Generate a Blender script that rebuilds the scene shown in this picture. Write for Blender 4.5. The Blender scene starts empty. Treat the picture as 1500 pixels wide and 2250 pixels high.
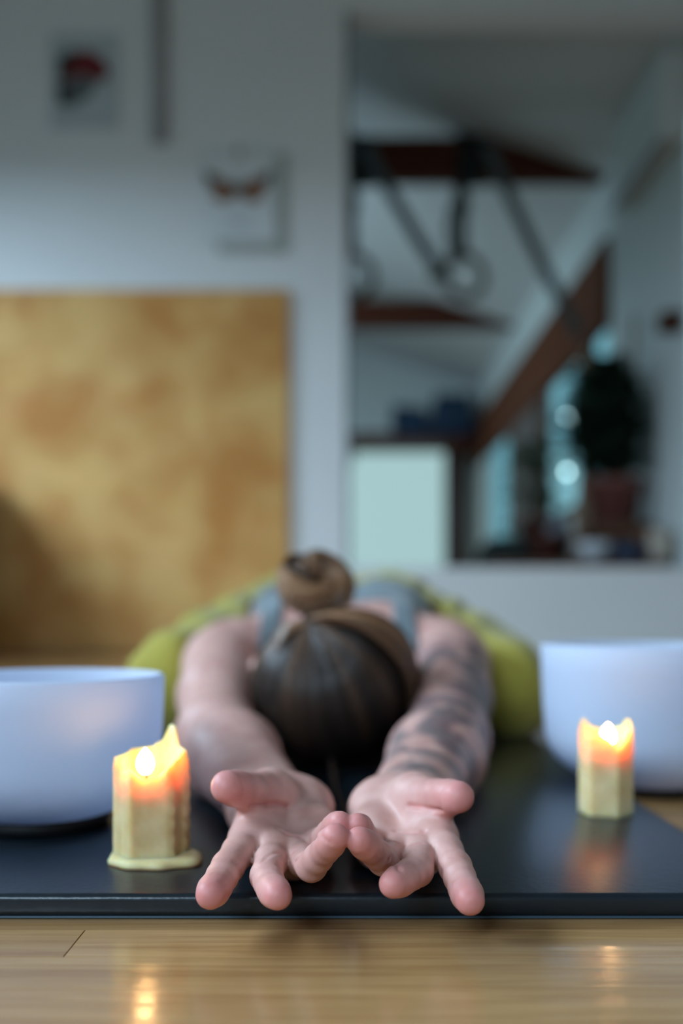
import bpy, bmesh, math, random
import numpy as np
from mathutils import Vector, Matrix, Quaternion

random.seed(7)
rng = np.random.default_rng(11)
sc = bpy.context.scene
COL = sc.collection

# ------------------------------------------------------------------ camera
FPX = 2187.0            # focal length in pixels of the 1500 x 2250 frame (35 mm on a 36 mm tall frame)
CAMZ = 0.162            # camera height above the floor
HY = 1350.0             # image row of the horizon
cam_d = bpy.data.cameras.new('camera')
cam = bpy.data.objects.new('camera', cam_d)
COL.objects.link(cam)
cam.location = (0, 0, CAMZ)
cam.rotation_euler = (math.pi / 2, 0, 0)
cam_d.sensor_fit = 'VERTICAL'
cam_d.sensor_height = 36.0
cam_d.sensor_width = 24.0
cam_d.lens = 36.0 * FPX / 2250.0
cam_d.shift_y = (HY - 1125.0) / 2250.0
cam_d.clip_start = 0.01
cam_d.clip_end = 200
cam_d.dof.use_dof = True
cam_d.dof.focus_distance = 0.505
cam_d.dof.aperture_fstop = 2.6
sc.camera = cam


def P(x, y, Y):
    """World point at forward distance Y that was measured at photo pixel (x, y)."""
    return Vector(((x - 750.0) * Y / FPX, Y, CAMZ - (y - HY) * Y / FPX))


# ------------------------------------------------------------------ world, lights, exposure
sc.view_settings.view_transform = 'Standard'
sc.view_settings.look = 'None'
sc.view_settings.gamma = 1.0
sc.view_settings.use_curve_mapping = False
sc.view_settings.exposure = 0.0
try:
    sc.cycles.use_denoising = True
    sc.cycles.sample_clamp_indirect = 4.0
    sc.cycles.max_bounces = 6
    sc.cycles.diffuse_bounces = 3
    sc.cycles.use_adaptive_sampling = True
    sc.cycles.adaptive_threshold = 0.02
    sc.cycles.caustics_reflective = False
    sc.cycles.caustics_refractive = False
except Exception:
    pass

world = bpy.data.worlds.new('sky')
sc.world = world
world.use_nodes = True
wb = world.node_tree.nodes['Background']
wb.inputs['Color'].default_value = (0.30, 0.72, 0.88, 1)      # dusk sky seen through the panes
wb.inputs['Strength'].default_value = 0.75


def area(name, loc, target, sx, sy, power, color):
    ld = bpy.data.lights.new(name, 'AREA')
    ld.shape = 'RECTANGLE'
    ld.size, ld.size_y = sx, sy
    ld.energy = power
    ld.color = color
    o = bpy.data.objects.new(name, ld)
    COL.objects.link(o)
    o.location = loc
    o.rotation_euler = (Vector(target) - Vector(loc)).to_track_quat('-Z', 'Y').to_euler()
    return o


# daylight falling in through the long window of the left wall (out of frame)
area('daylight_left_window', (-3.5, 1.1, 2.75), (-0.3, 1.1, 0.2), 5.4, 1.7, 530, (0.60, 0.81, 1.0))
# daylight falling in through the window behind the camera
area('daylight_rear_window', (-1.9, -3.3, 2.65), (-0.2, 1.0, 0.1), 2.2, 1.5, 240, (0.60, 0.81, 1.0))
# added light that brightens the adjoining room through an unseen opening on its left
area('added_far_room_light', (-2.5, 7.3, 2.1), (0.3, 10.6, 2.0), 3.4, 1.5, 100, (0.62, 0.86, 0.98))

# ------------------------------------------------------------------ helpers


def link(o, parent=None):
    COL.objects.link(o)
    if parent is not None:
        o.parent = parent
    return o


def tag(o, label=None, cat=None, group=None, kind=None):
    if label: o['label'] = label
    if cat: o['category'] = cat
    if group: o['group'] = group
    if kind: o['kind'] = kind
    return o


def empty(name, loc, rz=0.0):
    o = bpy.data.objects.new(name, None)
    o.location = loc
    o.rotation_euler = (0, 0, rz)
    o.empty_display_size = 0.02
    return link(o)


def pydata(name, verts, faces, mat, parent=None, smooth=True):
    me = bpy.data.meshes.new(name)
    me.from_pydata([tuple(v) for v in verts], [], [tuple(f) for f in faces])
    me.update()
    if smooth:
        me.polygons.foreach_set('use_smooth', [True] * len(me.polygons))
    if mat is not None: me.materials.append(mat)
    o = bpy.data.objects.new(name, me)
    link(o, parent)
    if parent is not None:
        o.matrix_parent_inverse = parent_inv(parent)
    return o


def parent_inv(p):
    m = Matrix.Identity(4)
    q = p
    while q is not None:
        m = Matrix.LocRotScale(q.location, q.rotation_euler, q.scale) @ m if q.parent is None else q.matrix_parent_inverse @ Matrix.LocRotScale(q.location, q.rotation_euler, q.scale) @ m
        q = q.parent
    return m.inverted()


class MB:
    """Collects shapes in one bmesh; build() links them as one mesh object."""
    def __init__(self):
        self.bm = bmesh.new()

    def box(self, lo, hi, bevel=0.0, seg=2, rot=None):
        lo, hi = Vector(lo), Vector(hi)
        c = (lo + hi) / 2
        s = hi - lo
        M = Matrix.Translation(c)
        if rot is not None: M = M @ rot.to_matrix().to_4x4()
        r = bmesh.ops.create_cube(self.bm, size=1.0, matrix=M @ Matrix.Diagonal((s.x, s.y, s.z, 1)))
        if bevel > 0:
            vs = r['verts']
            es = list({e for v in vs for e in v.link_edges})
            bmesh.ops.bevel(self.bm, geom=es, offset=bevel, segments=seg, profile=0.5, affect='EDGES')
        return self

    def tube(self, pts, radii, n=10, cap=True, flat=None):
        pts = [Vector(p) for p in pts]
        if not hasattr(radii, '__len__'): radii = [radii] * len(pts)
        rings = []
        up = Vector((0, 0, 1))
        prev = None
        for i, p in enumerate(pts):
            t = (pts[min(i + 1, len(pts) - 1)] - pts[max(i - 1, 0)]).normalized()
            if prev is None:
                a = t.cross(up)
                if a.length < 1e-3: a = t.cross(Vector((1, 0, 0)))
                a.normalize()
            else:
                a = (prev - t * prev.dot(t)).normalized()
            prev = a
            b = t.cross(a)
            fl = 1.0 if flat is None else flat
            ring = [self.bm.verts.new(p + (a * math.cos(2 * math.pi * k / n) + b * fl * math.sin(2 * math.pi * k / n)) * radii[i]) for k in range(n)]
            rings.append(ring)
        for r0, r1 in zip(rings, rings[1:]):
            for k in range(n):
                self.bm.faces.new((r0[k], r0[(k + 1) % n], r1[(k + 1) % n], r1[k]))
        if cap:
            self.bm.faces.new(list(reversed(rings[0])))
            self.bm.faces.new(rings[-1])
        return self

    def strip(self, pts, wdir, w, th):
        """a flat strap: rectangle section w (along wdir) x th swept along pts"""
        pts = [Vector(p) for p in pts]
        wdir = Vector(wdir).normalized()
        rings = []
        for i, p in enumerate(pts):
            t = (pts[min(i + 1, len(pts) - 1)] - pts[max(i - 1, 0)]).normalized()
            wv = (wdir - t * wdir.dot(t)).normalized()
            nv = t.cross(wv)
            rings.append([self.bm.verts.new(p + wv * sx * w / 2 + nv * sy * th / 2) for sx, sy in ((-1, -1), (1, -1), (1, 1), (-1, 1))])
        for r0, r1 in zip(rings, rings[1:]):
            for k in range(4):
                self.bm.faces.new((r0[k], r0[(k + 1) % 4], r1[(k + 1) % 4], r1[k]))
        self.bm.faces.new(list(reversed(rings[0])))
        self.bm.faces.new(rings[-1])
        return self

    def lathe(self, prof, center, n=48):
        cx, cy = center[0], center[1]
        z0 = center[2] if len(center) > 2 else 0
        rings = []
        for r, z in prof:
            if r < 1e-6:
                rings.append([self.bm.verts.new((cx, cy, z0 + z))])
            else:
                rings.append([self.bm.verts.new((cx + r * math.cos(2 * math.pi * k / n), cy + r * math.sin(2 * math.pi * k / n), z0 + z)) for k in range(n)])
        for r0, r1 in zip(rings, rings[1:]):
            for k in range(n):
                k2 = (k + 1) % n
                if len(r0) == 1 and len(r1) == 1: continue
                if len(r0) == 1: self.bm.faces.new((r0[0], r1[k2], r1[k]))
                elif len(r1) == 1: self.bm.faces.new((r0[k], r0[k2], r1[0]))
                else: self.bm.faces.new((r0[k], r0[k2], r1[k2], r1[k]))
        return self

    def torus(self, c, axis, R, r, n=40, m=12):
        c = Vector(c)
        q = Vector((0, 0, 1)).rotation_difference(Vector(axis).normalized())
        g = []
        for i in range(n):
            a = 2 * math.pi * i / n
            row = []
            for j in range(m):
                b = 2 * math.pi * j / m
                v = Vector(((R + r * math.cos(b)) * math.cos(a), (R + r * math.cos(b)) * math.sin(a), r * math.sin(b)))
                row.append(self.bm.verts.new(c + q @ v))
            g.append(row)
        for i in range(n):
            for j in range(m):
                self.bm.faces.new((g[i][j], g[(i + 1) % n][j], g[(i + 1) % n][(j + 1) % m], g[i][(j + 1) % m]))
        return self

    def poly(self, pts, thick):
        """extruded polygon; thick is a vector"""
        a = [self.bm.verts.new(Vector(p)) for p in pts]
        b = [self.bm.verts.new(Vector(p) + Vector(thick)) for p in pts]
        n = len(a)
        self.bm.faces.new(a)
        self.bm.faces.new(list(reversed(b)))
        for k in range(n):
            self.bm.faces.new((a[(k + 1) % n], a[k], b[k], b[(k + 1) % n]))
        return self

    def build(self, name, mat, parent=None, smooth=False):
        bmesh.ops.recalc_face_normals(self.bm, faces=self.bm.faces)
        me = bpy.data.meshes.new(name)
        self.bm.to_mesh(me)
        self.bm.free()
        if smooth:
            me.polygons.foreach_set('use_smooth', [True] * len(me.polygons))
        if mat is not None: me.materials.append(mat)
        o = bpy.data.objects.new(name, me)
        link(o, parent)
        if parent is not None: o.matrix_parent_inverse = parent_inv(parent)
        return o


# ------------------------------------------------------------------ materials


def new_mat(name):
    m = bpy.data.materials.new(name)
    m.use_nodes = True
    nt = m.node_tree
    return m, nt, nt.nodes['Principled BSDF']


def N(nt, t, **kw):
    n = nt.nodes.new(t)
    for k, v in kw.items(): setattr(n, k, v)
    return n


def plain(name, col, rough=0.6, spec=0.5, metal=0.0, bump=0.0, bscale=60.0, var=0.0, vscale=4.0, coord='Object'):
    m, nt, b = new_mat(name)
    b.inputs['Base Color'].default_value = (*col, 1)
    b.inputs['Roughness'].default_value = rough
    b.inputs['Specular IOR Level'].default_value = spec
    b.inputs['Metallic'].default_value = metal
    tc = N(nt, 'ShaderNodeTexCoord')
    if var > 0:
        no = N(nt, 'ShaderNodeTexNoise')
        no.inputs['Scale'].default_value = vscale
        no.inputs['Detail'].default_value = 5
        nt.links.new(tc.outputs[coord], no.inputs['Vector'])
        cr = N(nt, 'ShaderNodeValToRGB')
        cr.color_ramp.elements[0].position = 0.3
        cr.color_ramp.elements[1].position = 0.7
        cr.color_ramp.elements[0].color = tuple(c * (1 - var) for c in col) + (1,)
        cr.color_ramp.elements[1].color = tuple(min(1, c * (1 + var)) for c in col) + (1,)
        nt.links.new(no.outputs['Fac'], cr.inputs['Fac'])
        nt.links.new(cr.outputs['Color'], b.inputs['Base Color'])
    if bump > 0:
        nb = N(nt, 'ShaderNodeTexNoise')
        nb.inputs['Scale'].default_value = bscale
        nb.inputs['Detail'].default_value = 4
        nt.links.new(tc.outputs[coord], nb.inputs['Vector'])
        bp = N(nt, 'ShaderNodeBump')
        bp.inputs['Strength'].default_value = bump
        bp.inputs['Distance'].default_value = 0.002
        nt.links.new(nb.outputs['Fac'], bp.inputs['Height'])
        nt.links.new(bp.outputs['Normal'], b.inputs['Normal'])
    return m


def emit(name, col, strength):
    m, nt, b = new_mat(name)
    b.inputs['Base Color'].default_value = (0, 0, 0, 1)
    b.inputs['Emission Color'].default_value = (*col, 1)
    b.inputs['Emission Strength'].default_value = strength
    return m


def wood(name, c0, c1, rough=0.4, scale=(2.0, 30.0, 30.0), rnd=True, spec=0.5, coat=0.0):
    m, nt, b = new_mat(name)
    tc = N(nt, 'ShaderNodeTexCoord')
    mp = N(nt, 'ShaderNodeMapping')
    mp.inputs['Scale'].default_value = scale
    oi = N(nt, 'ShaderNodeObjectInfo')
    ml = N(nt, 'ShaderNodeVectorMath', operation='SCALE')
    ml.inputs[0].default_value = (37.0, 53.0, 11.0)
    if rnd:
        nt.links.new(oi.outputs['Random'], ml.inputs['Scale'])
    else:
        ml.inputs['Scale'].default_value = 0.4
    ad = N(nt, 'ShaderNodeVectorMath', operation='ADD')
    nt.links.new(tc.outputs['Object'], ad.inputs[0])
    nt.links.new(ml.outputs['Vector'], ad.inputs[1])
    nt.links.new(ad.outputs['Vector'], mp.inputs['Vector'])
    n1 = N(nt, 'ShaderNodeTexNoise')
    n1.inputs['Scale'].default_value = 3.0
    n1.inputs['Detail'].default_value = 8
    n1.inputs['Roughness'].default_value = 0.65
    n1.inputs['Distortion'].default_value = 0.6
    nt.links.new(mp.outputs['Vector'], n1.inputs['Vector'])
    cr = N(nt, 'ShaderNodeValToRGB')
    cr.color_ramp.elements[0].position = 0.32
    cr.color_ramp.elements[1].position = 0.68
    cr.color_ramp.elements[0].color = (*c0, 1)
    cr.color_ramp.elements[1].color = (*c1, 1)
    nt.links.new(n1.outputs['Fac'], cr.inputs['Fac'])
    hs = N(nt, 'ShaderNodeHueSaturation')
    nt.links.new(cr.outputs['Color'], hs.inputs['Color'])
    if rnd:
        mr = N(nt, 'ShaderNodeMapRange')
        mr.inputs['To Min'].default_value = 0.82
        mr.inputs['To Max'].default_value = 1.15
        nt.links.new(oi.outputs['Random'], mr.inputs['Value'])
        nt.links.new(mr.outputs['Result'], hs.inputs['Value'])
    nt.links.new(hs.outputs['Color'], b.inputs['Base Color'])
    rr = N(nt, 'ShaderNodeMapRange')
    rr.inputs['To Min'].default_value = rough * 0.85
    rr.inputs['To Max'].default_value = rough * 1.2
    nt.links.new(n1.outputs['Fac'], rr.inputs['Value'])
    nt.links.new(rr.outputs['Result'], b.inputs['Roughness'])
    b.inputs['Specular IOR Level'].default_value = spec
    b.inputs['Coat Weight'].default_value = coat
    bp = N(nt, 'ShaderNodeBump')
    bp.inputs['Strength'].default_value = 0.2
    bp.inputs['Distance'].default_value = 0.001
    nt.links.new(n1.outputs['Fac'], bp.inputs['Height'])
    nt.links.new(bp.outputs['Normal'], b.inputs['Normal'])
    return m


M = {}
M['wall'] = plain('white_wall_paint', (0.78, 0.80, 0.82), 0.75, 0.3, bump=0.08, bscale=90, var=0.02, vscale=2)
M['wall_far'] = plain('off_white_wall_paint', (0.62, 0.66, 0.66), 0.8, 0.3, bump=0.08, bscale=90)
M['ceiling'] = plain('grey_white_ceiling_paint', (0.60, 0.61, 0.62), 0.85, 0.2)
M['floor'] = wood('oak_floor_boards', (0.31, 0.155, 0.058), (0.48, 0.275, 0.115), 0.11, (2.2, 40, 40))
M['joint'] = plain('dark_floor_joint', (0.05, 0.03, 0.02), 0.8)
M['beam'] = wood('dark_red_stained_timber', (0.055, 0.014, 0.008), (0.10, 0.028, 0.014), 0.6, (1.5, 20, 20), spec=0.12)
M['header'] = wood('red_brown_timber', (0.095, 0.028, 0.013), (0.17, 0.055, 0.025), 0.6, (20, 1.5, 20), spec=0.1)
M['post'] = wood('light_brown_timber', (0.20, 0.12, 0.08), (0.30, 0.19, 0.13), 0.6, (20, 20, 1.5), spec=0.15)
M['dark_post'] = wood('brown_timber', (0.08, 0.038, 0.024), (0.13, 0.065, 0.04), 0.6, (20, 20, 1.5), spec=0.12)
M['vinyl'] = plain('black_vinyl', (0.008, 0.014, 0.020), 0.28, 0.45, bump=0.10, bscale=260, var=0.25, vscale=7)
M['seam'] = plain('dark_blue_seam_cord', (0.045, 0.075, 0.10), 0.45)
M['bowl'] = plain('frosted_quartz', (0.76, 0.81, 0.94), 0.55, 0.4, bump=0.04, bscale=400)
bt = M['bowl'].node_tree                     # frosted quartz lets some light through
tl = bt.nodes.new('ShaderNodeBsdfTranslucent')
tl.inputs['Color'].default_value = (0.78, 0.84, 0.98, 1)
mxs = bt.nodes.new('ShaderNodeMixShader')
mxs.inputs['Fac'].default_value = 0.42
bt.links.new(bt.nodes['Principled BSDF'].outputs['BSDF'], mxs.inputs[1])
bt.links.new(tl.outputs['BSDF'], mxs.inputs[2])
bt.links.new(mxs.outputs['Shader'], bt.nodes['Material Output'].inputs['Surface'])
M['rubber'] = plain('black_rubber', (0.006, 0.006, 0.007), 0.6)
M['strap'] = plain('black_webbing', (0.006, 0.007, 0.008), 0.8, bump=0.3, bscale=300)
M['grey_strap'] = plain('grey_webbing', (0.10, 0.12, 0.13), 0.8, bump=0.3, bscale=300)
M['ring_wood'] = plain('pale_ring_wood', (0.13, 0.12, 0.115), 0.5, var=0.1)
M['steel'] = plain('dull_steel', (0.25, 0.26, 0.27), 0.4, metal=1.0)
M['paper'] = plain('white_paper', (0.70, 0.74, 0.77), 0.8, var=0.05, vscale=12)
M['paper2'] = plain('grey_paper', (0.50, 0.56, 0.60), 0.8, var=0.05, vscale=12)
M['clear_edge'] = plain('grey_green_case_edge', (0.42, 0.46, 0.44), 0.4)
M['ink_black'] = plain('black_ink', (0.02, 0.02, 0.022), 0.8)
M['ink_red'] = plain('dark_red_ink', (0.16, 0.012, 0.016), 0.8)
M['ink_grey'] = plain('grey_ink', (0.12, 0.14, 0.15), 0.8)
M['wing'] = plain('orange_brown_wing', (0.22, 0.075, 0.02), 0.8, var=0.4, vscale=30)
M['batten'] = plain('grey_brown_paint', (0.34, 0.33, 0.34), 0.6, var=0.1)
M['terracotta'] = plain('dark_terracotta', (0.17, 0.055, 0.045), 0.7, var=0.15, vscale=9)
M['terracotta2'] = plain('brown_red_clay', (0.13, 0.04, 0.03), 0.7, var=0.15, vscale=9)
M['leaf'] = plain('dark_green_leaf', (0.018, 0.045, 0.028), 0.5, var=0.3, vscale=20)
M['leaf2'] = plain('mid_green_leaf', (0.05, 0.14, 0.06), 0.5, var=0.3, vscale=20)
M['stem'] = plain('brown_stem', (0.07, 0.05, 0.03), 0.8)
M['soil'] = plain('potting_soil', (0.02, 0.014, 0.01), 0.95)
M['navy'] = plain('dark_navy_cloth', (0.010, 0.034, 0.075), 0.85, var=0.3, vscale=5)
M['grey_cloth'] = plain('grey_curtain_cloth', (0.16, 0.17, 0.19), 0.9)
M['beige_cloth'] = plain('beige_curtain_cloth', (0.30, 0.26, 0.17), 0.9)
M['taupe_cloth'] = plain('taupe_curtain_cloth', (0.17, 0.14, 0.13), 0.9)
M['orange_box'] = plain('rust_orange_card', (0.22, 0.07, 0.02), 0.7)
M['white_glaze'] = plain('white_glaze', (0.55, 0.58, 0.62), 0.25)
M['grey_glaze'] = plain('grey_glaze', (0.22, 0.22, 0.27), 0.3)
M['beige_card'] = plain('beige_card', (0.42, 0.36, 0.30), 0.7)
M['dark_cloth'] = plain('dark_green_cloth', (0.03, 0.045, 0.045), 0.9, var=0.5, vscale=16)
M['frosted'] = emit('daylit_frosted_pane', (0.60, 0.92, 0.94), 0.62)
M['bright_spot'] = emit('bright_spot_glow', (0.62, 0.95, 1.0), 11.0)


def glass_mat():
    m, nt, b = new_mat('window_glass')
    b.inputs['Base Color'].default_value = (0.9, 1, 1, 1)
    b.inputs['Roughness'].default_value = 0.02
    b.inputs['IOR'].default_value = 1.1
    b.inputs['Transmission Weight'].default_value = 1.0
    return m


M['glass'] = glass_mat()


def plywood_mat():
    m, nt, b = new_mat('amber_plywood')
    tc = N(nt, 'ShaderNodeTexCoord')
    n1 = N(nt, 'ShaderNodeTexNoise')
    n1.inputs['Scale'].default_value = 3.4
    n1.inputs['Detail'].default_value = 3
    n1.inputs['Distortion'].default_value = 0.4
    nt.links.new(tc.outputs['Object'], n1.inputs['Vector'])
    cr = N(nt, 'ShaderNodeValToRGB')
    cr.color_ramp.elements[0].position = 0.36
    cr.color_ramp.elements[1].position = 0.60
    cr.color_ramp.elements[0].color = (0.62, 0.27, 0.07, 1)
    cr.color_ramp.elements[1].color = (0.84, 0.50, 0.18, 1)
    nt.links.new(n1.outputs['Fac'], cr.inputs['Fac'])
    mp = N(nt, 'ShaderNodeMapping')
    mp.inputs['Scale'].default_value = (1.5, 1, 22)
    nt.links.new(tc.outputs['Object'], mp.inputs['Vector'])
    n2 = N(nt, 'ShaderNodeTexNoise')
    n2.inputs['Scale'].default_value = 3
    n2.inputs['Detail'].default_value = 6
    nt.links.new(mp.outputs['Vector'], n2.inputs['Vector'])
    mx = N(nt, 'ShaderNodeMix', data_type='RGBA', blend_type='MULTIPLY')
    mx.inputs['Factor'].default_value = 0.25
    nt.links.new(cr.outputs['Color'], mx.inputs[6])
    nt.links.new(n2.outputs['Color'], mx.inputs[7])
    nt.links.new(mx.outputs[2], b.inputs['Base Color'])
    b.inputs['Roughness'].default_value = 0.6
    b.inputs['Specular IOR Level'].default_value = 0.2
    return m


M['ply'] = plywood_mat()


def wax_mat():
    m, nt, b = new_mat('beeswax')
    tc = N(nt, 'ShaderNodeTexCoord')
    n1 = N(nt, 'ShaderNodeTexNoise')
    n1.inputs['Scale'].default_value = 70
    n1.inputs['Detail'].default_value = 4
    nt.links.new(tc.outputs['Object'], n1.inputs['Vector'])
    cr = N(nt, 'ShaderNodeValToRGB')
    cr.color_ramp.elements[0].position = 0.3
    cr.color_ramp.elements[1].position = 0.7
    cr.color_ramp.elements[0].color = (0.66, 0.48, 0.22, 1)
    cr.color_ramp.elements[1].color = (0.80, 0.64, 0.36, 1)
    nt.links.new(n1.outputs['Fac'], cr.inputs['Fac'])
    nt.links.new(cr.outputs['Color'], b.inputs['Base Color'])
    b.inputs['Roughness'].default_value = 0.5
    b.inputs['Subsurface Weight'].default_value = 1.0
    b.inputs['Subsurface Radius'].default_value = (1.0, 0.50, 0.16)
    b.inputs['Subsurface Scale'].default_value = 0.011
    bp = N(nt, 'ShaderNodeBump')
    bp.inputs['Strength'].default_value = 0.15
    bp.inputs['Distance'].default_value = 0.002
    nt.links.new(n1.outputs['Fac'], bp.inputs['Height'])
    nt.links.new(bp.outputs['Normal'], b.inputs['Normal'])
    return m


M['wax'] = wax_mat()
M['wick'] = plain('burnt_wick', (0.01, 0.008, 0.006), 0.9)


def flame_mat():
    m, nt, b = new_mat('candle_flame')
    b.inputs['Base Color'].default_value = (0, 0, 0, 1)
    b.inputs['Emission Color'].default_value = (1.0, 0.54, 0.21, 1)
    b.inputs['Emission Strength'].default_value = 58
    return m


M['flame'] = flame_mat()


def skin_mat():
    m, nt, b = new_mat('skin')
    tc = N(nt, 'ShaderNodeTexCoord')
    red = N(nt, 'ShaderNodeAttribute', attribute_name='flush')
    tat = N(nt, 'ShaderNodeAttribute', attribute_name='tattoo')
    n1 = N(nt, 'ShaderNodeTexNoise')
    n1.inputs['Scale'].default_value = 55
    n1.inputs['Detail'].default_value = 5
    nt.links.new(tc.outputs['Object'], n1.inputs['Vector'])
    cr = N(nt, 'ShaderNodeValToRGB')
    cr.color_ramp.elements[0].position = 0.35
    cr.color_ramp.elements[1].position = 0.65
    cr.color_ramp.elements[0].color = (0.58, 0.30, 0.255, 1)
    cr.color_ramp.elements[1].color = (0.68, 0.395, 0.345, 1)
    nt.links.new(n1.outputs['Fac'], cr.inputs['Fac'])
    mx = N(nt, 'ShaderNodeMix', data_type='RGBA')
    mx.inputs[7].default_value = (0.69, 0.21, 0.21, 1)
    nt.links.new(red.outputs['Fac'], mx.inputs['Factor'])
    nt.links.new(cr.outputs['Color'], mx.inputs[6])
    # inked patches: swirling shapes limited to the tattooed arm
    n2 = N(nt, 'ShaderNodeTexNoise')
    n2.inputs['Scale'].default_value = 19
    n2.inputs['Detail'].default_value = 2
    n2.inputs['Distortion'].default_value = 1.3
    nt.links.new(tc.outputs['Object'], n2.inputs['Vector'])
    r2 = N(nt, 'ShaderNodeValToRGB')
    r2.color_ramp.elements[0].position = 0.44
    r2.color_ramp.elements[1].position = 0.60
    nt.links.new(n2.outputs['Fac'], r2.inputs['Fac'])
    mm = N(nt, 'ShaderNodeMath', operation='MULTIPLY')
    nt.links.new(r2.outputs['Color'], mm.inputs[0])
    nt.links.new(tat.outputs['Fac'], mm.inputs[1])
    ml = N(nt, 'ShaderNodeMath', operation='MULTIPLY')
    ml.inputs[1].default_value = 0.72
    nt.links.new(mm.outputs['Value'], ml.inputs[0])
    n3 = N(nt, 'ShaderNodeTexNoise')
    n3.inputs['Scale'].default_value = 14
    nt.links.new(tc.outputs['Object'], n3.inputs['Vector'])
    ink = N(nt, 'ShaderNodeValToRGB')
    ink.color_ramp.elements[0].position = 0.40
    ink.color_ramp.elements[1].position = 0.62
    ink.color_ramp.elements[0].color = (0.035, 0.075, 0.085, 1)
    ink.color_ramp.elements[1].color = (0.075, 0.05, 0.075, 1)
    nt.links.new(n3.outputs['Fac'], ink.inputs['Fac'])
    mt = N(nt, 'ShaderNodeMix', data_type='RGBA')
    nt.links.new(ml.outputs['Value'], mt.inputs['Factor'])
    nt.links.new(mx.outputs[2], mt.inputs[6])
    nt.links.new(ink.outputs['Color'], mt.inputs[7])
    nt.links.new(mt.outputs[2], b.inputs['Base Color'])
    b.inputs['Roughness'].default_value = 0.48
    b.inputs['Specular IOR Level'].default_value = 0.4
    b.inputs['Subsurface Weight'].default_value = 0.35
    b.inputs['Subsurface Radius'].default_value = (1.0, 0.35, 0.2)
    b.inputs['Subsurface Scale'].default_value = 0.005
    n4 = N(nt, 'ShaderNodeTexNoise')
    n4.inputs['Scale'].default_value = 420
    n4.inputs['Detail'].default_value = 3
    nt.links.new(tc.outputs['Object'], n4.inputs['Vector'])
    bp = N(nt, 'ShaderNodeBump')
    bp.inputs['Strength'].default_value = 0.12
    bp.inputs['Distance'].default_value = 0.001
    nt.links.new(n4.outputs['Fac'], bp.inputs['Height'])
    nt.links.new(bp.outputs['Normal'], b.inputs['Normal'])
    return m


M['skin'] = skin_mat()
M['nail'] = plain('fingernail', (0.60, 0.36, 0.32), 0.4, 0.4)


def hair_mat():
    m, nt, b = new_mat('brown_hair')
    at = N(nt, 'ShaderNodeAttribute', attribute_name='tone')
    cr = N(nt, 'ShaderNodeValToRGB')
    e = cr.color_ramp.elements
    e[0].position, e[0].color = 0.0, (0.020, 0.015, 0.014, 1)
    e[1].position, e[1].color = 1.0, (0.60, 0.34, 0.18, 1)
    k = e.new(0.35); k.color = (0.066, 0.038, 0.026, 1)
    k = e.new(0.65); k.color = (0.24, 0.118, 0.06, 1)
    nt.links.new(at.outputs['Fac'], cr.inputs['Fac'])
    nt.links.new(cr.outputs['Color'], b.inputs['Base Color'])
    b.inputs['Roughness'].default_value = 0.36
    b.inputs['Specular IOR Level'].default_value = 0.42
    return m


M['hair'] = hair_mat()


def cloth_mat(name, col, scale=500, var=0.2):
    m = plain(name, col, 0.9, 0.2, bump=0.25, bscale=scale, var=var, vscale=9)
    m.node_tree.nodes['Principled BSDF'].inputs['Sheen Weight'].default_value = 0.2
    return m


M['pants'] = cloth_mat('olive_yellow_cotton', (0.37, 0.305, 0.05))
M['top'] = cloth_mat('slate_grey_jersey', (0.17, 0.205, 0.225))

# ------------------------------------------------------------------ the room
WY = 4.158          # front face of the back wall
FARY = 10.9         # far wall of the adjoining room
RX = 1.488          # window wall of the adjoining room
MATZ = 0.0135       # top of the mat
OX0 = P(762, 1000, WY).x
OZ0 = P(800, 1247, WY).z
OZ1 = P(800, 28, WY).z
CEIL = 3.05
LX = -2.15          # left wall (its window is out of frame)
RXM = 2.3

fl = MB().box((LX, -2.6, -0.06), (RXM, 12.0, -0.0022)).build('floor', M['joint'])
tag(fl, kind='structure')
# boards: built one by one near the camera, wide slabs of the same wood farther off
PW = 0.0402
Y0 = 0.511          # a board joint measured just in front of the mat
plank_mesh = {}


def plank(x0, x1, y0, y1):
    L, Wd = round(x1 - x0, 3), round(y1 - y0, 4)
    if (L, Wd) not in plank_mesh:
        mb = MB().box((-L / 2 + 0.00015, -Wd / 2 + 0.0001, -0.012), (L / 2 - 0.00015, Wd / 2 - 0.0001, 0.0), 0.00022, 1)
        bmesh.ops.recalc_face_normals(mb.bm, faces=mb.bm.faces)
        me = bpy.data.meshes.new('board')
        mb.bm.to_mesh(me)
        mb.bm.free()
        me.materials.append(M['floor'])
        plank_mesh[(L, Wd)] = me
    o = bpy.data.objects.new('board', plank_mesh[(L, Wd)])
    link(o, fl)
    o.location = ((x0 + x1) / 2, (y0 + y1) / 2, 0.0)


side_strips = []
row_joint = {0: 0.42, 1: P(163, 2080, 0.490).x, 2: 0.31, 3: 0.22, 4: 0.36, 5: 0.27, 6: 0.4}
for k in range(-24, 9):
    y1 = Y0 - PW * (k - 1)
    y0 = y1 - PW
    if y0 > 1.5 or y1 < 0.16: continue
    L = 0.72
    off = row_joint.get(k, random.uniform(0, L))
    xs = [off + L * j for j in range(-4, 4)] if off < 50 else [0.55 + L * j for j in range(-4, 4)]
    xs = [x for x in xs if -1.25 < x < 1.25]
    for a, b_ in zip(xs, xs[1:]):
        plank(a, b_, y0, y1)
    side_strips += [(LX, xs[0], y0, y1), (xs[-1], RXM, y0, y1)]
YEND = Y0 + PW * 25
rest = MB()
for (a, b_, y0, y1) in side_strips:
    rest.box((a + 0.00015, y0 + 0.0001, -0.012), (b_ - 0.00015, y1 - 0.0001, 0.0))
    YMIN = y0
for k in range(1, 80):
    y1 = YMIN - PW * (k - 1)
    rest.box((LX, y1 - PW + 0.0001, -0.012), (RXM, y1 - 0.0001, 0.0))
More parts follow.
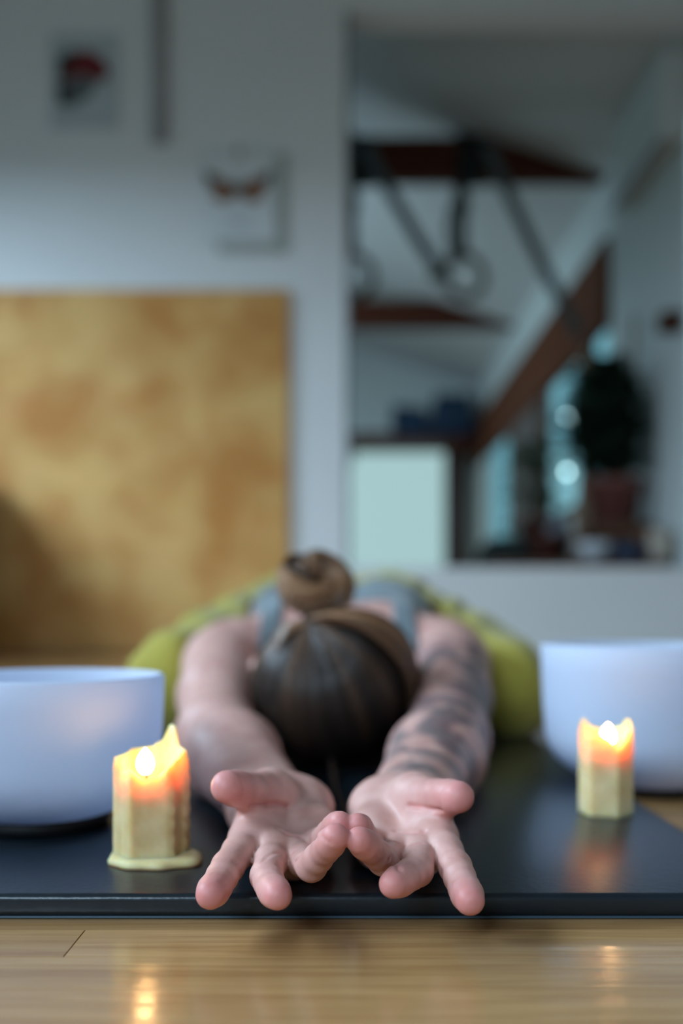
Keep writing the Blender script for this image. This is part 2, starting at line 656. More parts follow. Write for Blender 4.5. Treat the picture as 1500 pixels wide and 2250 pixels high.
for k in range(0, 240):
    y0 = YEND + PW * k
    if y0 > FARY: break
    rest.box((LX, y0 + 0.0003, -0.012), (RXM, y0 + PW - 0.0003, 0.0))
o = rest.build('distant_boards', M['floor'], fl)
tag(o, kind='stuff')

# back wall with the wide opening to the adjoining room
wl = MB()
T = 0.14
wl.box((LX, WY, 0), (OX0, WY + T, CEIL))
wl.box((OX0, WY, 0), (1.60, WY + T, OZ0))
wl.box((OX0, WY, OZ1), (1.60, WY + T, CEIL))
wl.box((1.60, WY, 0), (RXM, WY + T, CEIL))
tag(wl.build('wall_back', M['wall']), kind='structure')
tr = MB().box((OX0 - 0.004, WY - 0.006, OZ0), (OX0 + 0.012, WY + T, OZ1)).build('trim_1', M['ink_grey'])
tag(tr, kind='structure')

# left wall with its long window
WZ0, WZ1, WYA, WYB = 1.15, 2.10, -1.50, 3.55
wl = MB()
wl.box((LX - 0.14, -2.6, 0), (LX, WYA, CEIL))
wl.box((LX - 0.14, WYB, 0), (LX, WY + T, CEIL))
wl.box((LX - 0.14, WYA, 0), (LX, WYB, WZ0))
wl.box((LX - 0.14, WYA, WZ1), (LX, WYB, CEIL))
tag(wl.build('wall_left', M['wall']), kind='structure')
fr = MB()
for yy in (WYA, WYA + 1.68, WYA + 3.36, WYB):
    fr.box((LX - 0.10, yy - 0.025, WZ0), (LX - 0.04, yy + 0.025, WZ1))
fr.box((LX - 0.10, WYA, WZ0 - 0.03), (LX + 0.03, WYB, WZ0 + 0.01))
fr.box((LX - 0.10, WYA, WZ1 - 0.03), (LX - 0.04, WYB, WZ1 + 0.02))
tag(fr.build('window_1', M['dark_post']), kind='structure')

# wall behind the camera with a window, right wall, ceiling
wl = MB()
wl.box((LX, -2.3, 0), (-2.05, -2.15, CEIL))
wl.box((-0.35, -2.3, 0), (RXM, -2.15, CEIL))
wl.box((-2.05, -2.3, 0), (-0.35, -2.15, 0.9))
wl.box((-2.05, -2.3, 2.1), (-0.35, -2.15, CEIL))
tag(wl.build('wall_front', M['wall']), kind='structure')
wl = MB()
wl.box((RXM, -2.3, 0), (RXM + 0.14, WY + T, CEIL))
tag(wl.build('wall_right', M['wall']), kind='structure')
tag(MB().box((LX, -2.3, CEIL), (RXM, WY + T, CEIL + 0.1)).build('ceiling', M['ceiling']), kind='structure')

# ------------------------------------------------------------------ adjoining room
FL2 = -1.6
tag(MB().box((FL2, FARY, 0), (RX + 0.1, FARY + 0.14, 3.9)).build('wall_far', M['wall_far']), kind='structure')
wl = MB()
wl.box((FL2 - 0.14, WY + T, 0), (FL2, 5.6, 3.9))
wl.box((FL2 - 0.14, 9.4, 0), (FL2, FARY + 0.14, 3.9))
wl.box((FL2 - 0.14, 5.6, 0), (FL2, 9.4, 1.2))  # opening in this unseen wall, added to let the extra light in
wl.box((FL2 - 0.14, 5.6, 2.25), (FL2, 9.4, 3.9))
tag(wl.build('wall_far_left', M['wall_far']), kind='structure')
# sloping ceiling, falling towards the window wall
cz = lambda x: 3.11 - (x - 0.052) * (3.11 - 2.64) / (RX - 0.052)
mb = MB()
mb.poly([(FL2, WY + T, cz(FL2)), (RX + 0.2, WY + T, cz(RX + 0.2)), (RX + 0.2, FARY + 0.1, cz(RX + 0.2)), (FL2, FARY + 0.1, cz(FL2))], (0, 0, 0.1))
tag(mb.build('ceiling_far', M['ceiling']), kind='structure')
# window wall
WIN = [(5.516, 5.917), (6.20, 7.15), (8.80, 10.0)]
SILL, HEAD = 0.83, 1.80
wl = MB()
wl.box((RX, WY + T, 0), (RX + 0.02, WIN[0][0], 2.72))
wl.box((RX, WIN[0][0], 0), (RX + 0.02, FARY, SILL))
wl.box((RX, WIN[0][0], HEAD), (RX + 0.02, FARY, 2.72))
wl.box((RX, WIN[1][1], SILL), (RX + 0.02, WIN[2][0], HEAD))
wl.box((RX, WIN[2][1], SILL), (RX + 0.02, FARY, HEAD))
wl.box((RX, WIN[0][1], SILL), (RX + 0.02, WIN[1][0], HEAD))
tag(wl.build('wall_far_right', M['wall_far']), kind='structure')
for i, (a, b_) in enumerate(WIN):
    mb = MB()
    mb.box((RX + 0.002, a, SILL), (RX + 0.018, a + 0.035, HEAD))
    mb.box((RX + 0.002, b_ - 0.035, SILL), (RX + 0.018, b_, HEAD))
    mb.box((RX - 0.03, a, SILL - 0.02), (RX + 0.018, b_, SILL + 0.025))
    mb.box((RX + 0.002, a, HEAD - 0.03), (RX + 0.018, b_, HEAD))
    w_ = mb.build('window_%d' % (i + 2), M['dark_post'])
    tag(w_, kind='structure')
    MB().box((RX + 0.008, a + 0.035, SILL + 0.025), (RX + 0.012, b_ - 0.035, HEAD - 0.03)).build('pane', M['glass'], w_)

# timber header above the windows
hd = MB().box((RX - 0.04, 5.50, HEAD - 0.03), (RX - 0.002, FARY - 0.01, 2.25), 0.006).build('timber_header', M['header'])
tag(hd, 'long red-brown timber header running above the far windows', 'beam')
for (a, b_, mt) in ((WIN[0][1] + 0.01, WIN[1][0] - 0.01, 'post'), (WIN[1][1] + 0.02, WIN[1][1] + 0.22, 'dark_post'), (WIN[2][0] - 0.25, WIN[2][0] - 0.02, 'dark_post')):
    o = MB().box((RX - 0.018, a, 0.0), (RX - 0.002, b_, HEAD - 0.04), 0.004).build('window_post', M[mt])
    tag(o, {5: 'pale brown timber post between the two nearer far windows', 7: 'brown timber post beside the middle far window, before the curtain', 8: 'brown timber post beside the farthest narrow window'}[int(a)], 'post', 'timber posts of the window wall')
# gathered curtain on the window wall
cv, cf = [], []
ny = 50
for i in range(ny):
    y = 7.42 + (8.50 - 7.42) * i / (ny - 1)
    x = RX - 0.026 + 0.014 * math.sin(i * 1.1)
    cv += [(x, y, 0.25), (x, y, HEAD - 0.05)]
for i in range(ny - 1):
    cf.append((2 * i, 2 * i + 2, 2 * i + 3, 2 * i + 1))
cu = pydata('curtain', cv, cf, M['taupe_cloth'])
cu.modifiers.new('thickness', 'SOLIDIFY').thickness = 0.004
tag(cu, 'taupe gathered curtain between two windows of the far room', 'curtain')

# white boxed valance with three mouldings high on the window wall, nearest part
va = empty('boxed_valance', (RX, 4.7, 2.2))
MB().box((RX - 0.10, WY + T + 0.01, 2.23), (RX - 0.002, 5.08, cz(RX) - 0.03), 0.004).build('box_face', M['wall_far'], va)
for z in (2.20, 2.34, 2.47):
    MB().box((RX - 0.115, WY + T + 0.01, z), (RX - 0.1, 5.085, z + 0.035), 0.003).build('moulding', M['grey_glaze'] if z == 2.20 else M['wall_far'], va)  # the lowest is coloured grey to paint in the shadow line below the valance
tag(va, 'white boxed valance with mouldings at the upper right of the opening', 'valance')

# tie beams
for Yb, lab in ((5.61, 'dark red timber tie beam nearest the opening, carrying the ring straps'), (8.52, 'farther dark red timber tie beam, above the glowing door')):
    x1 = RX - 0.012
    z0, z1 = 2.625, 2.86
    xt = 0.052 + (3.11 - z1) * (RX - 0.052) / (3.11 - 2.64)
    mb = MB()
    mb.poly([(FL2 + 0.01, Yb, z0), (x1, Yb, z0), (x1, Yb, cz(x1) - 0.004), (xt, Yb, z1 - 0.004), (FL2 + 0.01, Yb, z1 - 0.004)], (0, 0.11, 0))
    tag(mb.build('tie_beam', M['beam']), lab, 'beam', 'tie beams of the far room')

# gymnastic rings on black straps over the near beam
BY = 5.61


def gym_ring(px, py, lab, with_tail):
    c = P(px, py, BY - 0.03)
    e = empty('gymnastic_ring', (c.x, c.y, c.z - 0.15))
    MB().torus(c, (0.25, -1, 0.05), 0.118, 0.024, 44, 14).build('ring', M['ring_wood'], e, True)
    sx = c.x - 0.012
    w = 0.062
    mb = MB()
    top = 2.875
    mb.strip([(sx, BY - 0.012, c.z + 0.10), (sx, BY - 0.014, 2.5), (sx, BY - 0.014, 2.62), (sx, BY - 0.012, top), (sx, BY + 0.02, top + 0.006), (sx, BY + 0.10, top + 0.006), (sx, BY + 0.124, top), (sx, BY + 0.124, 2.6), (sx, BY + 0.02, 2.5)], (1, 0, 0), w, 0.006)
    st_o = mb.build('strap', M['strap'], e)
    MB().box((sx - 0.045, BY - 0.03, 2.43), (sx + 0.045, BY - 0.008, 2.50), 0.006).build('buckle', M['strap'], st_o)
    if with_tail:
        mb = MB()
        mb.strip([(sx - 0.05, BY - 0.02, 2.47), (sx - 0.075, BY - 0.03, 2.30), (sx - 0.05, BY - 0.035, 2.17), (sx - 0.02, BY - 0.03, 2.12)], (1, 0, 0), 0.045, 0.004)
        mb.build('strap_tail', M['grey_strap'], e)
        mb = MB()
        mb.tube([c + Vector((-0.20, 0, 0.0)), c + Vector((-0.15, 0, 0.0)), c + Vector((-0.11, 0, 0.015))], [0.02, 0.03, 0.02], 10)
        mb.build('grip_wrap', M['dark_cloth'], e, True)
    # wide black wrap around the beam
    MB().box((sx - 0.01, BY - 0.010, 2.615), (sx + 0.13, BY + 0.118, 2.860), 0.004).build('beam_wrap', M['strap'], e)
    tag(e, lab, 'gymnastic ring', 'gymnastic rings hanging from the near beam')


gym_ring(1020, 606, 'pale wooden gymnastic ring on a black strap, wholly visible one', True)
gym_ring(776, 606, 'pale gymnastic ring half hidden behind the edge of the opening', False)
mb = MB().strip([P(1070, 318, BY - 0.03), P(1105, 400, BY - 0.04), P(1180, 560, BY - 0.03), P(1272, 735, BY - 0.02)], (1, 0, 0.4), 0.07, 0.005)
tag(mb.build('webbing_strap', M['grey_strap']), 'grey webbing strap slanting from the beam down to the timber header', 'strap', 'slanting grey straps')
mb = MB().strip([P(800, 318, BY - 0.03), P(850, 410, BY - 0.04), P(915, 520, BY - 0.05), P(985, 625, BY - 0.06)], (1, 0, 0.5), 0.07, 0.005)
tag(mb.build('webbing_strap', M['grey_strap']), 'grey webbing strap slanting from the beam down to the full ring', 'strap', 'slanting grey straps')

# far door with frosted pane
dz1 = P(0, 985, FARY).z
dx1 = P(975, 0, FARY).x
d1 = MB()
d1.box((dx1, FARY - 0.06, 0), (dx1 + 0.16, FARY - 0.002, dz1 + 0.02))
d1.box((-0.35, FARY - 0.06, dz1), (dx1 + 0.16, FARY - 0.002, dz1 + 0.16))
d1.box((-0.35, FARY - 0.06, 0), (-0.2, FARY - 0.002, dz1))
d1 = d1.build('door_1', M['beam'])
tag(d1, kind='structure')
MB().box((-0.2, FARY - 0.03, 0.02), (dx1, FARY - 0.01, dz1)).build('frosted_pane', M['frosted'], d1)

# shelf above the door with navy bundles
shz = P(0, 968, 10.4).z
sh = empty('wall_shelf', (0.7, FARY, shz))
MB().box((-0.4, 10.15, shz - 0.05), (RX - 0.09, FARY - 0.002, shz), 0.004).build('shelf_board', M['beam'], sh)
for x in (0.1, 1.25):
    MB().poly([(x, FARY - 0.003, shz - 0.05), (x, 10.35, shz - 0.05), (x, FARY - 0.003, shz - 0.18)], (0.03, 0, 0)).build('bracket', M['beam'], sh)
tag(sh, 'dark wooden shelf high above the frosted door', 'shelf')


def bundle(x0, x1, h, lab, seed):
    r = random.Random(seed)
    n = 16
    pts, rad = [], []
    for i in range(n):
        t = i / (n - 1)
        pts.append((x0 + (x1 - x0) * t, 10.42, shz + h / 2 + 0.012 * math.sin(5 * t + seed)))
        e = min(1, 3.2 * min(t, 1 - t) ** 0.5 + 0.15)
        rad.append(h / 2 * e * (1 + 0.05 * r.uniform(-1, 1)))
    o = MB().tube(pts, rad, 20).build('cloth_bundle', M['navy'], None, True)
    tag(o, lab, 'bundle', 'navy bundles on the far shelf')
    return o


bundle(0.52, 0.915, 0.36, 'dark navy rolled bundle on the far shelf, smaller left one', 1)
bundle(0.935, 1.37, 0.50, 'dark navy rolled bundle on the far shelf, larger right one by the header', 2)

# narrow curtains beside the door
for (a, b_, mt, lab, nm) in ((1006, 1023, 'grey_cloth', 'grey narrow curtain hanging beside the frosted door frame', 1), (1025, 1039, 'beige_cloth', 'beige narrow curtain in the far corner beside the last window', 2)):
    xa, xb = P(a, 0, 10.7).x, P(b_, 0, 10.7).x
    cv, cf = [], []
    for i in range(24):
        x = xa + (xb - xa) * i / 23
        y = 10.7 + 0.018 * math.sin(i * 1.3)
        cv += [(x, y, 0.02), (x, y, shz - 0.07)]
    for i in range(23):
        cf.append((2 * i, 2 * i + 2, 2 * i + 3, 2 * i + 1))
    cu = pydata('narrow_curtain', cv, cf, M[mt])
    cu.modifiers.new('thickness', 'SOLIDIFY').thickness = 0.004
    tag(cu, lab, 'curtain')

# glowing stand-ins for bright spots in the middle window, socket and wire made up
for (px, py, Yb, lab) in ((1245, 920, 6.45, 'small glowing stand-in for a bright spot in the middle far window, upper one'), (1247, 1037, 6.62, 'small glowing stand-in for a bright spot in the middle far window, lower one')):
    c = P(px, py, Yb)
    e = empty('bright_spot_stand_in', (c.x, c.y, c.z))
    mb = MB().lathe([(0, -0.02), (0.011, -0.016), (0.0165, -0.004), (0.015, 0.007), (0.008, 0.018), (0, 0.02)], (c.x, c.y, c.z), 16)
    mb.build('bright_spot_body', M['bright_spot'], e, True)
    MB().lathe([(0, 0.018), (0.008, 0.018), (0.008, 0.034), (0, 0.036)], (c.x, c.y, c.z), 12).build('socket', M['ink_black'], e)
    MB().tube([c + Vector((0, 0, 0.034)), (c.x, c.y, HEAD + 0.02)], 0.0015, 5).build('wire', M['ink_black'], e)
    tag(e, lab, 'bright_spot', 'stand-ins for bright spots in the middle far window')

# ------------------------------------------------------------------ plants and pots on a bench behind the half wall
BZ = 0.40
be = empty('plant_bench', (1.1, 5.0, 0))
MB().box((0.66, 4.38, BZ - 0.04), (RX - 0.06, 6.1, BZ), 0.004).build('bench_top', M['dark_post'], be)
for x in (0.72, RX - 0.12):
    for y in (4.44, 6.04):
        MB().box((x - 0.025, y - 0.025, 0), (x + 0.025, y + 0.025, BZ - 0.04), 0.003).build('leg', M['dark_post'], be)
tag(be, 'low brown wooden bench behind the white half wall', 'bench')


def pot_prof(r0, r1, h, t=0.012):
    return [(0, 0), (r0, 0), (r0 + (r1 - r0) * 0.8, h * 0.8), (r1 * 1.06, h * 0.8), (r1 * 1.08, h), (r1 * 1.08 - t, h), (r1 - t, h * 0.82), (r1 - t * 1.5, h * 0.8), (0, h * 0.8)]


def leaves(mb, base, n, spread, zlo, zhi, lmin, lmax, w, seed, droop=0.25):
    r = random.Random(seed)
    for i in range(n):
        a = r.uniform(0, 2 * math.pi)
        z = r.uniform(zlo, zhi)
        rr = spread * (0.25 + 0.75 * math.sin(math.pi * min(1, max(0.05, (z - zlo) / (zhi - zlo) * 0.85 + 0.1)))) * r.random()
        c = Vector((base[0] + rr * math.cos(a), base[1] + rr * math.sin(a), z))
        a = a + r.choice((0, 0, math.pi)) if rr < spread * .5 else a
        d = Vector((math.cos(a + r.uniform(-.6, .6)), math.sin(a + r.uniform(-.6, .6)), r.uniform(-droop, 0.7))).normalized()
        L = r.uniform(lmin, lmax)
        s = d.cross(Vector((0, 0, 1))).normalized() * L * w
        up = s.cross(d).normalized() * L * 0.08
        v = [c, c + d * L * .35 + s - up * .3, c + d * L * .35 + up, c + d * L * .35 - s - up * .3, c + d * L * .72 + s * .7 - Vector((0, 0, L * .05)), c + d * L * .72 - s * .7 - Vector((0, 0, L * .05)), c + d * L - Vector((0, 0, L * .12))]
        if base[0] < RX:
            for x in v: x.x = min(x.x, RX - 0.03)
        b = [mb.bm.verts.new(x) for x in v]
        for f in ((0, 1, 2), (0, 2, 3), (1, 4, 2), (2, 4, 6), (2, 6, 5), (2, 5, 3)):
            mb.bm.faces.new([b[k] for k in f])


# crate under the big pot
cr0 = P(1390, 1240, 4.72)
crate = empty('wooden_crate', (1.335, 4.78, BZ))
for z in (0.0, 0.062, 0.124):
    MB().box((1.18, 4.62, BZ + z + 0.004), (1.455, 4.635, BZ + z + 0.054), 0.003).build('slat', M['dark_post'], crate)
    MB().box((1.18, 4.92, BZ + z + 0.004), (1.455, 4.935, BZ + z + 0.054), 0.003).build('slat', M['dark_post'], crate)
    MB().box((1.165, 4.62, BZ + z + 0.004), (1.18, 4.935, BZ + z + 0.054), 0.003).build('slat', M['dark_post'], crate)
MB().box((1.165, 4.62, BZ + 0.18), (1.455, 4.935, BZ + 0.192), 0.002).build('top_board', M['dark_post'], crate)
tag(crate, 'dark slatted wooden crate under the large potted shrub', 'crate')
pb = (1.31, 4.778, BZ + 0.192)
pl = empty('potted_shrub', pb)
p_ = MB().lathe(pot_prof(0.105, 0.135, 0.215), pb, 40).build('pot', M['terracotta'], pl, True)
MB().lathe([(0, 0.178), (0.11, 0.178)], pb, 24).build('soil', M['soil'], p_)
mb = MB()
leaves(mb, (1.265, 4.778), 1000, 0.165, 0.84, 1.36, 0.07, 0.15, 0.24, 3)
leaves(mb, (1.33, 4.74), 80, 0.09, 0.80, 0.98, 0.06, 0.12, 0.2, 5)
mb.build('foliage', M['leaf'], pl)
mb = MB()
for k in range(7):
    a = k * 0.9
    mb.tube([(1.31 + .03 * math.cos(a), 4.778 + .03 * math.sin(a), BZ + .36), (1.30 + .06 * math.cos(a), 4.778 + .06 * math.sin(a), 0.85), (1.28 + .11 * math.cos(a), 4.778 + .1 * math.sin(a), 1.2)], [0.008, 0.006, 0.003], 6)
mb.build('stems', M['stem'], pl, True)
MB().tube([(1.36, 4.80, BZ + .37), (1.40, 4.80, 1.15), (1.415, 4.80, 1.60)], [0.012, 0.012, 0.011], 8).build('stake', M['post'], pl, True)
tag(pl, 'large dark leafy shrub in a terracotta pot with a stake', 'plant')

# red clay pot with light green plant
c = P(1172, 1240, 5.3)
b0 = (c.x, 5.3, BZ)
p2 = empty('potted_fern', b0)
p3 = MB().lathe(pot_prof(0.06, 0.082, 0.27), b0, 32).build('pot', M['terracotta2'], p2, True)
MB().lathe([(0, 0.22), (0.065, 0.22)], b0, 20).build('soil', M['soil'], p3)
mb = MB()
leaves(mb, (c.x + 0.03, 5.36), 190, 0.14, 0.72, 1.10, 0.06, 0.13, 0.2, 9)
mb.build('foliage', M['leaf2'], p2)
mb = MB()
for k in range(5):
    a = k * 1.3
    mb.tube([(c.x, 5.3, BZ + .2), (c.x + .03 + .03 * math.cos(a), 5.34 + .03 * math.sin(a), 0.8), (c.x + .03 + .07 * math.cos(a), 5.36 + .06 * math.sin(a), 1.0)], [0.005, 0.004, 0.002], 6)
mb.build('stems', M['stem'], p2, True)
tag(p2, 'mid-green fern in a tall red-brown clay pot', 'plant')

# grey vase, dark maroon pot, glass jar, bowl, cloth, boxes
c = P(1228, 1240, 5.1)
o = MB().lathe([(0, 0), (0.04, 0), (0.062, 0.06), (0.07, 0.14), (0.055, 0.21), (0.035, 0.25), (0.042, 0.285), (0.036, 0.285), (0.03, 0.25), (0.045, 0.2), (0, 0.19)], (c.x, 5.1, BZ), 32).build('vase', M['grey_glaze'], None, True)
tag(o, 'grey-violet glazed vase between the clay pot and the leaning pole', 'vase')
c = P(1202, 1240, 4.86)
o = MB().lathe(pot_prof(0.07, 0.088, 0.15), (c.x, 4.86, BZ), 32).build('plant_pot', M['terracotta2'], None, True)
tag(o, 'low maroon clay pot standing in front of the grey vase', 'pot')
c = P(1123, 1140, 5.6)
e = empty('glass_jar', (c.x, 5.6, BZ))
MB().lathe([(0, 0), (0.042, 0.0), (0.046, 0.01), (0.046, 0.2), (0.036, 0.225), (0.036, 0.25), (0.032, 0.25), (0.032, 0.222), (0.042, 0.196), (0.042, 0.012), (0, 0.012)], (c.x, 5.6, BZ), 32).build('jar_body', M['glass'], e, True)
MB().lathe([(0, 0.25), (0.039, 0.25), (0.039, 0.275), (0, 0.278)], (c.x, 5.6, BZ), 32).build('lid', M['steel'], e, True)
tag(e, 'clear glass jar with a steel lid near the far end of the bench', 'jar')
# heap of dark cloth
cv, cf = [], []
c = P(1105, 1240, 5.0)
nu, nv = 28, 12
r_ = random.Random(4)
ph = [r_.uniform(0, 6) for _ in range(6)]
for j in range(nv + 1):
    t = j / nv
    for i in range(nu):
        a = 2 * math.pi * i / nu
        rad = 0.125 * math.cos(t * math.pi / 2) ** 0.6 * (1 + 0.13 * math.sin(3 * a + ph[0] + 2 * t) + 0.08 * math.sin(7 * a + ph[1]))
        cv.append((c.x + rad * math.cos(a) * 1.15, 5.0 + rad * math.sin(a), BZ + 0.135 * math.sin(t * math.pi / 2) * (1 + 0.12 * math.sin(2 * a + ph[2]))))
for j in range(nv):
    for i in range(nu):
        cf.append((j * nu + i, j * nu + (i + 1) % nu, (j + 1) * nu + (i + 1) % nu, (j + 1) * nu + i))
o = pydata('cloth_heap', cv, cf, M['dark_cloth'])
tag(o, 'crumpled dark green cloth heap at the left end of the bench', 'cloth')
c = P(1304, 1240, 4.5)
o = MB().lathe([(0, 0), (0.035, 0), (0.04, 0.008), (0.072, 0.05), (0.082, 0.085), (0.078, 0.085), (0.066, 0.05), (0.03, 0.014), (0, 0.012)], (c.x, 4.5, BZ), 36).build('small_bowl', M['white_glaze'], None, True)
tag(o, 'small white glazed bowl on the bench below the large shrub', 'bowl')
c = P(1384, 1240, 4.46)
o = MB().lathe([(0, 0), (0.06, 0), (0.075, 0.03), (0.078, 0.075), (0.073, 0.075), (0.07, 0.035), (0, 0.02)], (c.x, 4.46, BZ), 36).build('small_dish', M['navy'], None, True)
tag(o, 'dark navy dish beside the small white bowl', 'dish')
c = P(1436, 1240, 4.5)
o = MB().box((c.x - 0.05, 4.50, BZ), (c.x + 0.04, 4.60, BZ + 0.115), 0.003).build('card_box', M['orange_box'])
tag(o, 'rust orange square card box on the bench', 'box')
c = P(1490, 1240, 4.42)
o = MB().lathe([(0, 0), (0.05, 0), (0.055, 0.01), (0.055, 0.13), (0.05, 0.14), (0.05, 0.02), (0, 0.02)], (1.42, 4.435, BZ), 36).build('planter', M['beige_card'], None, True)
tag(o, 'beige round planter at the right edge of the bench', 'planter')
o = MB().tube([P(1266, 1226, 4.62), P(1282, 1000, 4.9), P(1298, 765, 5.2)], [0.02, 0.02, 0.018], 10).build('wooden_pole', M['post'], None, True)
tag(o, 'pale brown wooden pole leaning up against the timber header', 'pole')
# brown wooden block on the near white wall
o = MB().box((RX - 0.09, 4.32, P(0, 725, 4.35).z), (RX - 0.002, 4.42, P(0, 685, 4.35).z), 0.006).build('wall_bracket', M['beam'])
tag(o, 'dark brown wooden wall bracket at the right edge of the picture', 'bracket')

# garden shrubs outside the windows
for (x, y, zz, s, lab) in ((2.75, 9.6, 0.0, 3, 'green garden shrub outside beyond the middle far window'), (2.5, 12.6, 0.0, 4, 'green garden shrub outside beyond the farthest window')):
    e = empty('garden_shrub', (x, y, 0))
    mb = MB()
    leaves(mb, (x, y), 420, 0.55, 0.25, 1.35, 0.1, 0.22, 0.22, s)
    mb.build('foliage', M['leaf2'], e)
    MB().tube([(x, y, -0.05), (x + .03, y, 0.6), (x, y + .04, 1.1)], [0.04, 0.03, 0.012], 8).build('trunk', M['stem'], e, True)
    tag(e, lab, 'shrub', 'shrubs outside the far windows')
tag(MB().box((RX + 0.2, 4.0, -0.2), (9, 16, -0.05)).build('ground', M['dark_cloth']), kind='structure')

# ------------------------------------------------------------------ things on and against the back wall
bz1 = P(0, 640, WY).z
bx1 = P(634, 0, WY).x
bd = MB().box((-1.95, WY - 0.03, 0.006), (bx1, WY - 0.008, bz1), 0.002).build('plywood_board', M['ply'])
tag(bd, 'large amber plywood board standing against the white wall', 'board')
x0, x1 = P(336, 0, WY).x, P(370, 0, WY).x
o = MB().box((x0, WY - 0.03, P(0, 318, WY).z), (x1, WY - 0.002, CEIL - 0.01), 0.004).build('wall_batten', M['batten'])
tag(o, 'grey-brown vertical batten running up the wall between the pictures', 'batten')


def W(px, py, dy):
    return P(px, py, WY) + Vector((0, -dy, 0))


# chest added out of frame, back left, to shade the foot of the plywood
ch = empty('added_shade_chest', (-1.78, 3.62, 0))
MB().box((-2.13, 3.22, 0.05), (-1.46, 4.02, 0.70), 0.006).build('chest_body', M['dark_post'], ch)
MB().box((-2.14, 3.19, 0.70), (-1.44, 4.05, 0.735), 0.005).build('chest_lid', M['post'], ch)
for yy in (3.27, 3.97):
    for xx in (-2.08, -1.51):
        MB().box((xx - 0.025, yy - 0.025, 0.0), (xx + 0.025, yy + 0.025, 0.05)).build('foot', M['dark_post'], ch)
for yy in (3.42, 3.82):
    MB().box((-1.46, yy - 0.17, 0.12), (-1.452, yy + 0.17, 0.64), 0.004).build('door', M['post'], ch)
tag(ch, 'low dark wooden chest added out of view to shade the plywood board', 'chest')

# butterfly picture: clear-edged case behind, sheet of paper in front, wings
bf = empty('butterfly_picture', W(540, 560, 0.0))
MB().box((W(478, 0, 0).x, WY - 0.012, W(0, 558, 0).z), (W(632, 0, 0).x, WY - 0.002, W(0, 338, 0).z), 0.002).build('backing_case', M['clear_edge'], bf)
MB().box((W(450, 0, 0).x, WY - 0.022, W(0, 535, 0).z), (W(606, 0, 0).x, WY - 0.013, W(0, 336, 0).z), 0.001).build('paper_sheet', M['paper'], bf)
MB().box((W(520, 0, 0).x, WY - 0.028, W(0, 352, 0).z), (W(532, 0, 0).x, WY - 0.012, W(0, 330, 0).z), 0.001).build('clip', M['batten'], bf)
MB().tube([W(525, 400, 0.024), W(524, 420, 0.027), W(523, 442, 0.024)], [0.004, 0.009, 0.004], 8).build('butterfly_body', M['ink_black'], bf, True)
for s in (-1, 1):
    q = lambda dx, y: W(524 + s * dx, y, 0.023)
    fw = MB().poly([q(4, 418), q(30, 402), q(58, 388), q(74, 384), q(66, 410), q(50, 424), q(22, 430), q(5, 428)], (0, -0.003, 0)).build('fore_wing', M['wing'], bf)
    MB().poly([q(4, 428), q(22, 431), q(50, 425), q(56, 438), q(40, 450), q(18, 446)], (0, -0.002, 0)).build('hind_wing', M['wing'], bf)
    MB().poly([q(42, 394), q(58, 387), q(76, 382), q(67, 411), q(56, 420), q(60, 402)], (0, -0.005, 0)).build('wing_tip', M['ink_black'], fw)
    MB().poly([q(2, 418), q(20, 405), q(22, 410), q(4, 424)], (0, -0.005, 0)).build('wing_vein', M['ink_black'], fw)
for y in (470, 482, 494, 506):
    MB().box((W(492, 0, 0).x, WY - 0.0235, W(0, y + 3, 0).z), (W(560, 0, 0).x, WY - 0.0215, W(0, y, 0).z)).build('text_line', M['paper2'], bf)
tag(bf, 'butterfly picture on white paper clipped in a case above the plywood', 'picture')

mp_ = empty('mushroom_picture', W(185, 290, 0.0))
MB().box((W(112, 0, 0).x, WY - 0.010, W(0, 285, 0).z), (W(262, 0, 0).x, WY - 0.002, W(0, 78, 0).z), 0.001).build('paper_sheet', M['paper2'], mp_)
cap = [W(185 + 58 * math.cos(math.radians(a)), 172 - 58 * math.sin(math.radians(a)) * (1.0 if a <= 180 else 0.2), 0.0105) for a in range(0, 181, 12)]
cap += [W(150, 178, 0.0105), W(185, 168, 0.0105), W(215, 182, 0.0105)]
MB().poly(cap, (0, -0.002, 0)).build('red_cap', M['ink_red'], mp_)
MB().poly([W(128, 130, 0.0105), W(165, 112, 0.0105), W(160, 150, 0.0105), W(134, 178, 0.0105)], (0, -0.004, 0)).build('cap_shade', M['ink_black'], mp_)
MB().poly([W(132, 180, 0.0105), W(190, 172, 0.0105), W(216, 186, 0.0105), W(200, 212, 0.0105), W(160, 240, 0.0105), W(134, 232, 0.0105)], (0, -0.002, 0)).build('dark_stalk', M['ink_grey'], mp_)
MB().poly([W(126, 190, 0.0105), W(146, 184, 0.0105), W(152, 226, 0.0105), W(132, 236, 0.0105)], (0, -0.004, 0)).build('stalk_shade', M['ink_black'], mp_)
tag(mp_, 'red and black mushroom print on grey paper at the upper left', 'picture')

# ------------------------------------------------------------------ mat
mx0, mx1, my0, my1 = -0.47, 0.236, 0.528, 2.50
mat_root = empty('exercise_mat', ((mx0 + mx1) / 2, (my0 + my1) / 2, 0))
mb = MB().box((mx0, my0, 0.0014), (mx1, my1, MATZ), 0.0034, 5)
mb.build('mat_pad', M['vinyl'], mat_root, True)
mb = MB().box((mx0 + 0.002, my0 + 0.0008, 0.0002), (mx1 - 0.002, my1 - 0.002, 0.0016), 0.0005, 2)
mb.build('seam_edge', M['seam'], mat_root, True)
tag(mat_root, 'black vinyl exercise mat with a thin blue seam under the person', 'mat')

# ------------------------------------------------------------------ singing bowls


